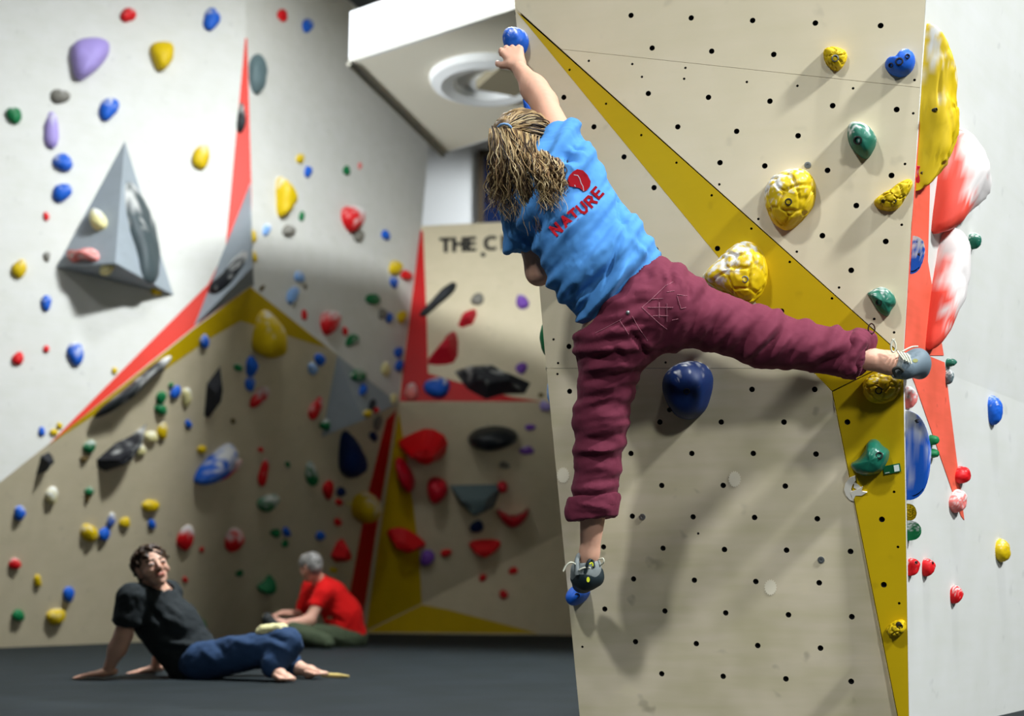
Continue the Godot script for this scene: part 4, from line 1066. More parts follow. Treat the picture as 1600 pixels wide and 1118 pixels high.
func hand(mb: MB, wrist: Vector3, along: Vector3, palm_n: Vector3, curl: float, side: float, size: float, col: Color, cell := 0.0035, spread := 0.0) -> void:
	# along: wrist to knuckles; palm_n: out of the palm; side: +1 or -1 puts the thumb on that side
	var a := along.normalized()
	var n := (palm_n - a * palm_n.dot(a)).normalized()
	var t := a.cross(n) * side
	var s := size
	var bones := []
	bones.append([wrist - a * 0.03 * s, wrist + a * 0.02 * s, 0.026 * s, 0.028 * s, 0.02, n, 0.75])
	for k in 4:
		bones.append([wrist + a * 0.015 * s + t * (0.012 - 0.008 * k) * s, wrist + a * (0.088 - 0.004 * absf(k - 1.0)) * s + t * (0.031 - 0.0205 * k) * s, 0.016 * s, 0.0125 * s, 0.012 * s])
	for k in 4:
		var len_: float = [0.072, 0.08, 0.074, 0.058][k] * s
		var p := wrist + a * (0.086 - 0.004 * absf(k - 1.0)) * s + t * (0.031 - 0.0205 * k) * s
		var ang := curl * (0.75 + 0.08 * k)
		var dirv := (a + t * spread * (1.2 - k * 0.8)).normalized()
		for j in 3:
			var th: float = ang * [0.55, 1.35, 1.95][j]
			var dd := dirv * cos(th) + n * sin(th)
			var q: Vector3 = p + dd * len_ * [0.42, 0.32, 0.26][j]
			bones.append([p, q, [0.0098, 0.0092, 0.0084][j] * s, [0.0092, 0.0084, 0.0074][j] * s, 0.004])
			p = q
	var tp := wrist + a * 0.025 * s + t * 0.026 * s
	var tq := tp + (a * 0.62 + t * 0.6 + n * 0.45 * curl).normalized() * 0.038 * s
	var tr := tq + (a * 0.85 + t * 0.25 + n * 0.6 * curl).normalized() * 0.032 * s
	var ts := tr + (a * 0.95 - t * 0.1 + n * 0.7 * curl).normalized() * 0.026 * s
	bones.append([tp, tq, 0.015 * s, 0.0115 * s, 0.012]); bones.append([tq, tr, 0.0115 * s, 0.0102 * s, 0.004]); bones.append([tr, ts, 0.0102 * s, 0.0085 * s, 0.004])
	field_of(bones, cell).net(mb, col)
# a head with face: c centre, up and face directions, height h
func head(mb: MB, c: Vector3, up: Vector3, face: Vector3, h: float, skin: Color, cell := 0.0045) -> void:
	var u := up.normalized()
	var f := (face - u * face.dot(u)).normalized()
	var r := f.cross(u)
	var s := h / 0.23
	var b := []
	b.append([c + u * 0.028 * s - f * 0.012 * s, c + u * 0.03 * s + f * 0.012 * s, 0.084 * s, 0.08 * s, 0.03, r, 0.9])
	b.append([c - u * 0.02 * s + f * 0.02 * s, c - u * 0.055 * s + f * 0.034 * s, 0.062 * s, 0.05 * s, 0.03, r, 0.95])
	b.append([c - u * 0.075 * s + f * 0.05 * s, c - u * 0.094 * s + f * 0.062 * s, 0.03 * s, 0.019 * s, 0.03])
	# brow, nose, cheekbones, lips, ears
	b.append([c + u * 0.022 * s + f * 0.079 * s - r * 0.03 * s, c + u * 0.022 * s + f * 0.079 * s + r * 0.03 * s, 0.012 * s, 0.012 * s, 0.014])
	b.append([c + u * 0.012 * s + f * 0.088 * s, c - u * 0.028 * s + f * 0.106 * s, 0.008 * s, 0.012 * s, 0.01])
	for k in [-1.0, 1.0]:
		b.append([c - u * 0.028 * s + f * 0.096 * s + r * 0.011 * s * k, c - u * 0.03 * s + f * 0.09 * s + r * 0.012 * s * k, 0.008 * s, 0.008 * s, 0.005])
		b.append([c - u * 0.022 * s + f * 0.066 * s + r * 0.038 * s * k, c - u * 0.03 * s + f * 0.05 * s + r * 0.052 * s * k, 0.018 * s, 0.018 * s, 0.02])
		b.append([c + u * 0.018 * s - f * 0.004 * s + r * 0.078 * s * k, c - u * 0.028 * s + f * 0.004 * s + r * 0.074 * s * k, 0.014 * s, 0.01 * s, 0.006, (r * k + f * 0.5).normalized(), 0.5])
		b.append([c + u * 0.002 * s + f * 0.082 * s + r * 0.03 * s * k, c + u * 0.002 * s + f * 0.083 * s + r * 0.034 * s * k, 0.0125 * s, 0.0125 * s, 0.004])
	b.append([c - u * 0.056 * s + f * 0.088 * s - r * 0.016 * s, c - u * 0.056 * s + f * 0.088 * s + r * 0.016 * s, 0.0075 * s, 0.0075 * s, 0.008])
	b.append([c - u * 0.066 * s + f * 0.086 * s - r * 0.013 * s, c - u * 0.066 * s + f * 0.086 * s + r * 0.013 * s, 0.0078 * s, 0.0078 * s, 0.008])
	var n0 := mb.v.size()
	field_of(b, cell).net(mb, skin)
	# eyes, brows and lips are coloured on the skin
	var lip := skin * Color(0.8, 0.5, 0.5); var brow := lin(srgb(52, 36, 26)); var eye := lin(srgb(40, 30, 26)); var sclera := lin(srgb(225, 215, 208))
	for i in range(n0, mb.v.size()):
		var q := (mb.v[i] - c) / s
		var x := absf(q.dot(r)); var y := q.dot(u); var z := q.dot(f)
		if z < 0.055: continue
		if absf(y + 0.061) < 0.0095 and x < 0.023: mb.col[i] = lip
		elif absf(y - 0.024 - (x - 0.03) * 0.1) < 0.005 and x > 0.012 and x < 0.05: mb.col[i] = brow
		elif Vector2((x - 0.032) / 0.014, (y - 0.001) / 0.006).length() < 1.0:
			mb.col[i] = eye if absf(x - 0.032) < 0.006 else sclera
func stitch_tube(called: String, pts: Array, r: float, m: Material, parent: Node, seg := 6) -> void:
	var b := MB.new()
	b.tube(pts, [r], seg)
	obj(called, b, m, parent)
func spline(pts: Array, per := 6) -> Array:
	var r := []
	for i in pts.size() - 1:
		var p0: Vector3 = pts[maxi(i - 1, 0)]; var p1: Vector3 = pts[i]; var p2: Vector3 = pts[i + 1]; var p3: Vector3 = pts[mini(i + 2, pts.size() - 1)]
		for k in per:
			var t := float(k) / per
			r.append(p1.cubic_interpolate(p2, p0, p3, t))
	r.append(pts[pts.size() - 1])
	return r

# a flat print on cloth: pixel outline cut into small pieces that follow the surface
func print_on(mb: MB, f: Dictionary, px: Array, d1: float, lift := 0.003, step := 2.0) -> void:
	var poly := PackedVector2Array()
	for q in px: poly.append(Vector2(q[0], q[1]))
	var lo := poly[0]; var hi := poly[0]
	for q in poly: lo = lo.min(q); hi = hi.max(q)
	var pts := PackedVector2Array()
	for i in poly.size():
		var a := poly[i]; var b := poly[(i + 1) % poly.size()]
		var k := maxi(1, int(a.distance_to(b) / step))
		for j in k: pts.append(a.lerp(b, float(j) / k))
	var y := lo.y + step
	while y < hi.y:
		var x := lo.x + step
		while x < hi.x:
			var q := Vector2(x, y)
			if Geometry2D.is_point_in_polygon(q, poly):
				var near := false
				for e in pts:
					if e.distance_squared_to(q) < step * step * 0.4: near = true
				if not near: pts.append(q)
			x += step
		y += step
	var tris := Geometry2D.triangulate_delaunay(pts)
	var base := mb.v.size()
	for q in pts:
		var p := front_at(f, q.x, q.y)
		if p == Vector3.INF: p = P(q.x, q.y, d1)
		mb.vert(p + (EYE - p).normalized() * lift, (EYE - p).normalized())
	for i in range(0, tris.size(), 3):
		if Geometry2D.is_point_in_polygon((pts[tris[i]] + pts[tris[i + 1]] + pts[tris[i + 2]]) / 3.0, poly):
			mb.tri(base + tris[i], base + tris[i + 1], base + tris[i + 2])
func stroke_px(a: Vector2, b: Vector2, w: float) -> Array:
	var d := (b - a).normalized(); var n := d.orthogonal() * w
	a -= d * w * 0.6; b += d * w * 0.6
	return [[a.x + n.x, a.y + n.y], [b.x + n.x, b.y + n.y], [b.x - n.x, b.y - n.y], [a.x - n.x, a.y - n.y]]
func cloth(c: Color, rough := 0.85) -> StandardMaterial3D:
	var m := mat(c, rough)
	m.rim_enabled = true; m.rim = 0.15; m.rim_tint = 0.5
	return m
func lerp3(a: Vector3, b: Vector3, t: float) -> Vector3:
	return a + (b - a) * t

func climber() -> void:
	var fd := -look.z
	var root := thing("person", "climber in a blue t-shirt and maroon trousers stretched across the plywood wall", "person", P(907, 925, 4.0))
	var org := root.position
	var hip_r := P(1038, 476, 3.70); var hip_l := P(957, 524, 3.72); var knee_r := P(1195, 529, 3.70); var knee_l := P(939, 660, 3.78)
	var ank_r := P(1392, 567, 3.66); var ank_l := P(921, 864, 3.86)
	var sh_r := P(886, 238, 3.78); var sh_l := P(820, 332, 3.84); var el_r := P(850, 160, 3.96); var wr_r := P(811, 106, 4.06)
	var el_l := P(842, 425, 3.86); var wr_l := P(893, 408, 4.03)
	var hc := P(820, 232, 3.86); var nk := P(856, 268, 3.80)
	var skin := lin(srgb(226, 172, 144))
	# --- body, one continuous skin
	var b := [
		[P(978, 470, 3.72), P(925, 395, 3.72), 0.105, 0.098, 0.06, fd, 0.75], [P(925, 395, 3.72), P(866, 295, 3.76), 0.10, 0.115, 0.06, fd, 0.7],
		[P(866, 292, 3.77), sh_r, 0.07, 0.048, 0.05], [P(866, 292, 3.77), sh_l, 0.07, 0.046, 0.05],
		[P(862, 285, 3.78), lerp3(nk, hc, 0.75), 0.056, 0.05, 0.04],
		[hip_l, hip_r, 0.095, 0.095, 0.05], [hip_r, knee_r, 0.078, 0.052, 0.04], [hip_l, knee_l, 0.078, 0.05, 0.04],
		[knee_r, lerp3(knee_r, ank_r, 0.35), 0.05, 0.052, 0.03], [lerp3(knee_r, ank_r, 0.35), ank_r, 0.052, 0.031, 0.03],
		[knee_l, lerp3(knee_l, ank_l, 0.35), 0.05, 0.053, 0.03], [lerp3(knee_l, ank_l, 0.35), ank_l, 0.053, 0.03, 0.03],
		[ank_l, P(917, 890, 3.875), 0.029, 0.022, 0.02], [P(917, 890, 3.88), P(909, 908, 4.0), 0.022, 0.018, 0.02],
		[ank_r, P(1432, 566, 3.70), 0.031, 0.024, 0.03],
		[sh_r, el_r, 0.05, 0.039, 0.035], [el_r, lerp3(el_r, wr_r, 0.4), 0.040, 0.041, 0.03], [lerp3(el_r, wr_r, 0.35), wr_r, 0.040, 0.025, 0.03],
		[sh_l, el_l, 0.046, 0.038, 0.035], [el_l, lerp3(el_l, wr_l, 0.4), 0.037, 0.038, 0.03], [lerp3(el_l, wr_l, 0.35), wr_l, 0.038, 0.024, 0.03],
	]
	var mb := MB.new()
	field_of(b, 0.0085).net(mb, skin)
	hand(mb, wr_r, P(798, 76, 4.10) - wr_r, fd + Vector3(0, -0.2, 0), 1.0, 1.0, 0.95, skin)
	hand(mb, wr_l, P(903, 392, 4.07) - wr_l, fd, 1.0, -1.0, 0.95, skin)
	head(mb, hc, Vector3(0.25, 1, -0.1), fd + Vector3(-0.35, 0.25, 0), 0.215, skin)
	mb.smooth_normals()
	shift(mb, org); obj("body", mb, M.skin, root)
	# --- t-shirt
	var sb := [
		[P(1000, 500, 3.72), P(938, 408, 3.71), 0.150, 0.148, 0.05, fd, 0.72], [P(938, 408, 3.71), P(874, 304, 3.745), 0.150, 0.150, 0.06, fd, 0.68],
		[P(868, 296, 3.76), P(886, 252, 3.77), 0.085, 0.068, 0.06], [P(886, 252, 3.77), P(874, 200, 3.84), 0.066, 0.060, 0.04],
		[P(862, 312, 3.77), P(822, 332, 3.82), 0.095, 0.062, 0.06], [P(822, 332, 3.83), P(814, 396, 3.85), 0.060, 0.060, 0.04],
		[P(862, 282, 3.78), P(852, 262, 3.80), 0.06, 0.058, 0.04],
	]
	var sf := field_of(sb, 0.0068)
	sf.cut(P(968, 465, 3.72), (P(1028, 518.5, 3.72) - P(968, 465, 3.72)).normalized(), 0.5)
	sf.cut(P(878, 211, 3.83), (P(870, 190, 3.86) - P(878, 214, 3.82)).normalized(), 0.12)
	sf.cut(P(815, 391, 3.85), (P(820, 420, 3.85) - P(815, 391, 3.85)).normalized(), 0.10)
	var sm := MB.new()
	sf.net(sm, Color.WHITE)
	fold_cloth(sm, [
		[866, 470, 975, 345, 9, 0.0174], [880, 492, 965, 400, 7, -0.0145], [872, 430, 950, 330, 8, -0.0130], [850, 400, 935, 318, 8, 0.0145],
		[845, 372, 910, 330, 6, -0.0116], [838, 350, 900, 300, 7, 0.0116], [905, 510, 985, 405, 7, 0.0159], [922, 512, 990, 420, 5, -0.0130],
		[942, 492, 985, 380, 5, 0.0116], [975, 345, 940, 465, 3.5, -0.0116], [968, 318, 978, 372, 4, -0.0130], [958, 285, 976, 345, 4, -0.0087],
		[876, 235, 905, 262, 5, -0.0145], [884, 226, 915, 252, 4, 0.0101], [872, 248, 898, 272, 4, 0.0087], [890, 222, 915, 240, 3, -0.0087],
		[800, 345, 842, 388, 6, -0.0116], [795, 360, 826, 392, 5, 0.0101], [830, 340, 845, 385, 6, -0.0130], [985, 372, 1008, 408, 6, 0.0116], [998, 376, 1014, 402, 4, -0.0087],
		[882, 470, 905, 440, 5, -0.0174], [893, 480, 925, 452, 5, 0.0145], [880, 505, 925, 490, 5, 0.0130], [925, 500, 1012, 405, 2.5, -0.0058],
	], 0.0025, 26.0, [[700, 1100, -52, 150.0, 34.0, 0.022]])
	var smap := front_map(sm)
	shift(sm, org)
	var shirt := obj("t_shirt", sm, cloth(srgb(78, 142, 206)), root)
	# red print on the back
	var ink := cloth(srgb(206, 16, 36), 0.7)
	var glyphs := {
		"N": [[-0.42, -0.5, -0.42, 0.5], [-0.42, 0.5, 0.42, -0.5], [0.42, -0.5, 0.42, 0.5]],
		"A": [[-0.48, -0.5, 0, 0.5], [0, 0.5, 0.48, -0.5], [-0.28, -0.12, 0.28, -0.12]],
		"T": [[-0.45, 0.45, 0.45, 0.45], [0, 0.45, 0, -0.5]],
		"U": [[-0.4, 0.5, -0.4, -0.2], [-0.4, -0.2, -0.15, -0.47], [-0.15, -0.47, 0.15, -0.47], [0.15, -0.47, 0.4, -0.2], [0.4, -0.2, 0.4, 0.5]],
		"R": [[-0.4, -0.5, -0.4, 0.5], [-0.4, 0.45, 0.2, 0.45], [0.2, 0.45, 0.38, 0.2], [0.38, 0.2, 0.2, -0.02], [0.2, -0.02, -0.4, -0.02], [0.05, -0.02, 0.42, -0.5]],
		"E": [[-0.35, -0.5, -0.35, 0.5], [-0.35, 0.45, 0.4, 0.45], [-0.35, 0.0, 0.32, 0.0], [-0.35, -0.45, 0.4, -0.45]]}
	for g in [["N", 869, 358, -40], ["A", 884.5, 345, -40], ["T", 897, 335, -40], ["U", 910, 325, -42], ["R", 923, 314, -45], ["E", 933.5, 301, -48]]:
		var lb := MB.new()
		for s in glyphs[g[0]]:
			var rot := deg_to_rad(g[3])
			var a := Vector2(s[0] * 13.0, -s[1] * 17.0).rotated(rot) + Vector2(g[1], g[2]); var e := Vector2(s[2] * 13.0, -s[3] * 17.0).rotated(rot) + Vector2(g[1], g[2])
			print_on(lb, smap, stroke_px(a, e, 2.1), 3.7, 0.0035)
		shift(lb, org)
		obj("printed_letter", lb, ink, shirt)
	var eb := MB.new()
	print_on(eb, smap, [[886, 285], [889, 275], [895, 268], [902, 264], [911, 266], [918, 273], [923, 283], [922, 291], [917, 297], [912, 299], [906, 294], [898, 292], [891, 291]], 3.7, 0.0035)
	shift(eb, org)
	var logo := obj("printed_emblem", eb, ink, shirt)
	var el := MB.new()
	for s in [[897, 273, 903, 274], [903, 274, 906, 279], [906, 279, 908, 286], [908, 286, 911, 291], [911, 291, 912, 298], [898, 289, 899, 291]]:
		print_on(el, smap, stroke_px(Vector2(s[0], s[1]), Vector2(s[2], s[3]), 0.6), 3.7, 0.0048, 1.5)
	shift(el, org)
	obj("emblem_line", el, cloth(srgb(226, 210, 220)), logo)
	# --- trousers
	var tb := [
		[P(985, 468, 3.72), P(995, 485, 3.71), 0.142, 0.140, 0.05, fd, 0.8], [hip_l, hip_r, 0.108, 0.108, 0.06],
		[P(985, 490, 3.68), P(1030, 462, 3.68), 0.085, 0.085, 0.05],
		[hip_r, knee_r, 0.104, 0.080, 0.06], [knee_r, P(1352, 558, 3.67), 0.080, 0.066, 0.04],
		[hip_l, knee_l, 0.101, 0.076, 0.06], [knee_l, P(927, 812, 3.83), 0.074, 0.069, 0.04],
	]
	var tf := field_of(tb, 0.0068)
	tf.cut(P(1338, 557, 3.67), (P(1352, 559, 3.67) - P(1338, 557, 3.67)).normalized(), 0.14)
	tf.cut(P(928, 790, 3.83), Vector3(0, -1, 0), 0.14)
	tf.cut(P(962, 460, 3.72), (P(908, 407, 3.72) - P(962, 460, 3.72)).normalized(), 0.4)
	var tm := MB.new()
	tf.net(tm, Color.WHITE)
	fold_cloth(tm, [
		[925, 545, 985, 535, 6, 0.0067], [915, 560, 975, 548, 5, -0.0067], [910, 578, 960, 566, 6, 0.0067], [908, 596, 950, 590, 5, -0.0052], [905, 618, 965, 600, 6, 0.0052],
		[906, 640, 970, 620, 5, -0.0045], [905, 668, 968, 655, 5, 0.0052], [903, 684, 970, 690, 5, -0.0074], [903, 700, 968, 706, 5, 0.0074], [902, 716, 967, 718, 5, -0.0059], [900, 735, 966, 724, 5, 0.0052], [898, 755, 965, 750, 5, -0.0045],
		[1068, 548, 1118, 462, 6, 0.0121], [1086, 552, 1140, 470, 6, -0.0108], [1108, 552, 1160, 484, 6, 0.0108], [1140, 560, 1190, 494, 6, -0.0095],
		[1165, 560, 1222, 500, 6, 0.0135], [1182, 562, 1232, 508, 5, -0.0135], [1200, 566, 1236, 520, 5, 0.0135], [1222, 568, 1262, 520, 5, -0.0095], [1245, 574, 1330, 528, 7, 0.0108], [1270, 580, 1335, 545, 5, -0.0095],
		[1048, 425, 1052, 452, 4, -0.0108], [1062, 430, 1066, 456, 4, 0.0081], [1076, 438, 1074, 470, 4, -0.0108], [1035, 415, 1044, 440, 5, 0.0081],
		[938, 525, 1000, 490, 4, 0.0081], [990, 520, 1015, 560, 4, -0.0135], [950, 530, 985, 570, 5, -0.0081], [978, 505, 1003, 545, 3, -0.0081],
	], 0.002, 30.0, [[850, 1030, -10, 110.0, 30.0, 0.012], [1010, 1420, -58, 110.0, 36.0, 0.014]])
	var tmap := front_map(tm)
	shift(tm, org)
	var maroon := cloth(srgb(112, 40, 60))
	var pants := obj("trousers", tm, maroon, root)
	var cl := field_of([[P(931, 779, 3.82), P(928, 806, 3.83), 0.078, 0.074, 0.02], [P(903, 783, 3.80), P(897, 800, 3.80), 0.03, 0.03, 0.04]], 0.006)
	cl.cut(P(928, 811, 3.83), Vector3(0.1, -1, 0), 0.2); cl.cut(P(931, 773, 3.82), Vector3(-0.1, 1, 0), 0.2)
	var cm := MB.new(); cl.net(cm, Color.WHITE)
	fold_cloth(cm, [[892, 783, 962, 796, 4, 0.005], [896, 800, 960, 806, 4, -0.004]], 0.003, 30.0); shift(cm, org); obj("cuff", cm, maroon, pants)
	var cr := field_of([[P(1342, 530, 3.66), P(1322, 576, 3.66), 0.034, 0.03, 0.03], [P(1356, 530, 3.68), P(1340, 568, 3.68), 0.026, 0.03, 0.03], [P(1340, 535, 3.62), P(1326, 572, 3.62), 0.03, 0.03, 0.03], [P(1338, 545, 3.70), P(1330, 568, 3.70), 0.05, 0.04, 0.03]], 0.006)
	var cm2 := MB.new(); cr.net(cm2, Color.WHITE)
	fold_cloth(cm2, [[1352, 528, 1318, 580, 5, 0.008], [1362, 540, 1330, 585, 5, -0.009], [1338, 524, 1308, 572, 4, -0.007]], 0.004, 30.0); shift(cm2, org); obj("cuff", cm2, maroon, pants)
	# stitching: pocket, seat seam and the small metal rivet
	var thread := mat(srgb(176, 112, 124), 0.8)
	for l in [[[1003, 480], [1018, 467], [1040, 446], [1052, 440]], [[1003, 480], [1016, 492], [1030, 505], [1042, 514]], [[1012, 480], [1030, 480], [1052, 480]], [[1018, 467], [1036, 466]], [[1020, 493], [1044, 493]], [[1030, 472], [1030, 496]], [[1042, 474], [1042, 502]], [[1042, 456], [1054, 454]], [[1058, 462], [1064, 482], [1072, 480]], [[1058, 460], [1074, 462]], [[1050, 500], [1060, 498]], [[988, 494], [998, 512], [1012, 532]], [[968, 500], [976, 512], [982, 522]], [[930, 520], [946, 512], [972, 498]]]:
		var pts := []
		for i in l.size() - 1:
			for k in 5:
				var x := lerpf(l[i][0], l[i + 1][0], k / 4.0); var y := lerpf(l[i][1], l[i + 1][1], k / 4.0)
				var p := front_at(tmap, x, y)
				if p != Vector3.INF and (pts.is_empty() or pts[-1].distance_to(p) > 0.002): pts.append(p + (EYE - p).normalized() * 0.0012)
		if pts.size() > 1:
			for i in pts.size(): pts[i] -= org
			stitch_tube("stitching", pts, 0.0008, thread, pants, 5)
	var rv := front_at(tmap, 981, 488)
	var rb := MB.new(); rb.lathe(rv - org, (EYE - rv).normalized(), [Vector2(0.006, 0.0), Vector2(0.0055, 0.007), Vector2(0.0001, 0.009)], 12)
	obj("rivet", rb, M.steel, pants)
	var dr := []
	for i in 17:
		var a := TAU * i / 16.0
		dr.append(P(1361 + sin(a) * 5.5 + (i / 16.0) * 1.5, 513 - cos(a) * 8.0, 3.645) - org)
	stitch_tube("drawcord", dr, 0.0022, mat(srgb(60, 30, 18), 0.8), pants)
	# --- hair
	climber_hair(root, org, hc, fd)
	# --- shoes
	var rubber := mat(srgb(34, 46, 50), 0.55); var upper := mat(srgb(146, 152, 150), 0.8); var lace := mat(srgb(214, 212, 190), 0.8); var lime := mat(srgb(206, 210, 40), 0.6)
	var s1 := thing_part("climbing_shoe", root)
	var f1 := field_of([[P(917, 897, 3.86), P(917, 902, 3.88), 0.031, 0.034, 0.02], [P(917, 903, 3.88), P(909, 913, 3.99), 0.034, 0.026, 0.03], [P(902, 903, 3.90), P(905, 912, 3.98), 0.022, 0.02, 0.02], [P(933, 901, 3.87), P(916, 912, 3.98), 0.021, 0.022, 0.02], [P(935, 892, 3.875), P(934, 905, 3.875), 0.014, 0.014, 0.015]], 0.0045)
	var m1 := MB.new(); f1.net(m1, Color.WHITE); m1.smooth_normals(); var m1map := front_map(m1); shift(m1, org); obj("rubber_sole", m1, rubber, s1)
	var f1b := field_of([[P(918, 880, 3.865), P(917, 890, 3.865), 0.036, 0.037, 0.02], [P(901, 888, 3.87), P(901, 899, 3.89), 0.019, 0.021, 0.015], [P(926, 886, 3.865), P(922, 897, 3.87), 0.026, 0.03, 0.02]], 0.0045)
	f1b.cut(P(918, 877, 3.865), Vector3(-0.15, 1, 0.1), 0.09)
	var m1b := MB.new(); f1b.net(m1b, Color.WHITE); m1b.smooth_normals(); shift(m1b, org); obj("upper", m1b, upper, s1)
	stitch_tube("pull_tab", rel(spline([P(914, 895, 3.83), P(919, 878, 3.825), P(925, 874, 3.835), P(928, 886, 3.83)], 5), org), 0.005, rubber, s1)
	stitch_tube("pull_tab_strip", rel(spline([P(921, 881, 3.815), P(925, 879, 3.818), P(926, 884, 3.818)], 4), org), 0.0028, lime, s1)
	stitch_tube("heel_tab", rel(spline([P(902, 897, 3.84), P(901, 880, 3.84), P(904, 868, 3.85), P(907, 866, 3.86)], 5), org), 0.008, upper, s1)
	stitch_tube("lace", rel(spline([P(901, 882, 3.84), P(892, 878, 3.82), P(884, 884, 3.82), P(880, 892, 3.82)], 6), org), 0.0028, lace, s1)
	stitch_tube("lace", rel(spline([P(936, 884, 3.86), P(943, 878, 3.84), P(942, 872, 3.84), P(934, 874, 3.85)], 6), org), 0.0028, lace, s1)
	stitch_tube("lace", rel(spline([P(905, 890, 3.83), P(916, 886, 3.825), P(930, 889, 3.84)], 6), org), 0.003, lace, s1)
	var lg := MB.new(); var lp := []
	for i in 14: lp.append([919 + cos(TAU * i / 14.0) * 2.6, 905 + sin(TAU * i / 14.0) * 4.2])
	print_on(lg, m1map, lp, 3.9, 0.002); shift(lg, org); obj("logo_oval", lg, lime, s1)
	var s2 := thing_part("climbing_shoe", root)
	var rub2 := mat(srgb(108, 122, 130), 0.55)
	var f2 := field_of([[P(1414, 574, 3.64), P(1432, 568, 3.67), 0.036, 0.038, 0.02], [P(1432, 566, 3.67), P(1438, 566, 3.74), 0.038, 0.028, 0.02], [P(1436, 556, 3.66), P(1438, 580, 3.68), 0.018, 0.022, 0.02]], 0.005)
	var m2 := MB.new(); f2.net(m2, Color.WHITE); m2.smooth_normals(); var m2map := front_map(m2); shift(m2, org); obj("rubber_sole", m2, rub2, s2)
	var f2b := field_of([[P(1404, 570, 3.645), P(1412, 569, 3.65), 0.035, 0.036, 0.02], [P(1402, 580, 3.64), P(1414, 580, 3.65), 0.02, 0.024, 0.02]], 0.005)
	f2b.cut(P(1398, 569, 3.65), Vector3(-1, 0.3, 0), 0.09)
	var m2b := MB.new(); f2b.net(m2b, Color.WHITE); m2b.smooth_normals(); shift(m2b, org); obj("upper", m2b, upper, s2)
	for k in 4: stitch_tube("lace", rel(spline([P(1402 + k * 5, 548 + k * 1.5, 3.615), P(1406 + k * 5, 554 + k * 1.5, 3.605), P(1412 + k * 4, 562 + k * 2, 3.60)], 5), org), 0.0028, lace, s2)
	var lo := []
	for i in 17: lo.append(P(1393.5 + sin(TAU * i / 16.0) * 5.0 + i * 0.3, 540 - cos(TAU * i / 16.0) * 10.0, 3.615) - org)
	stitch_tube("lace", lo, 0.0028, lace, s2)
	stitch_tube("lace", rel(spline([P(1410, 549, 3.615), P(1424, 542, 3.62), P(1434, 541, 3.63)], 6), org), 0.0026, lace, s2)
	stitch_tube("collar", rel(spline([P(1400, 588, 3.61), P(1396, 578, 3.605), P(1404, 574, 3.60), P(1412, 580, 3.60)], 6), org), 0.005, mat(srgb(40, 42, 36), 0.7), s2)
	var lg2 := MB.new(); var lp2 := []
	for i in 12: lp2.append([1430 + cos(TAU * i / 12.0) * 4.5, 563 + sin(TAU * i / 12.0) * 3.0])
	print_on(lg2, m2map, lp2, 3.7, 0.002); shift(lg2, org); obj("logo_oval", lg2, mat(srgb(214, 214, 140), 0.6), s2)
func thing_part(called: String, parent: Node) -> Node3D:
	var n := Node3D.new()
	n.name = called
	parent.add_child(n, true)
	return n
func shift(mb: MB, org: Vector3) -> void:
	for i in mb.v.size(): mb.v[i] -= org
func rel(pts: Array, org: Vector3) -> Array:
	var r := []
	for p in pts: r.append(p - org)
	return r

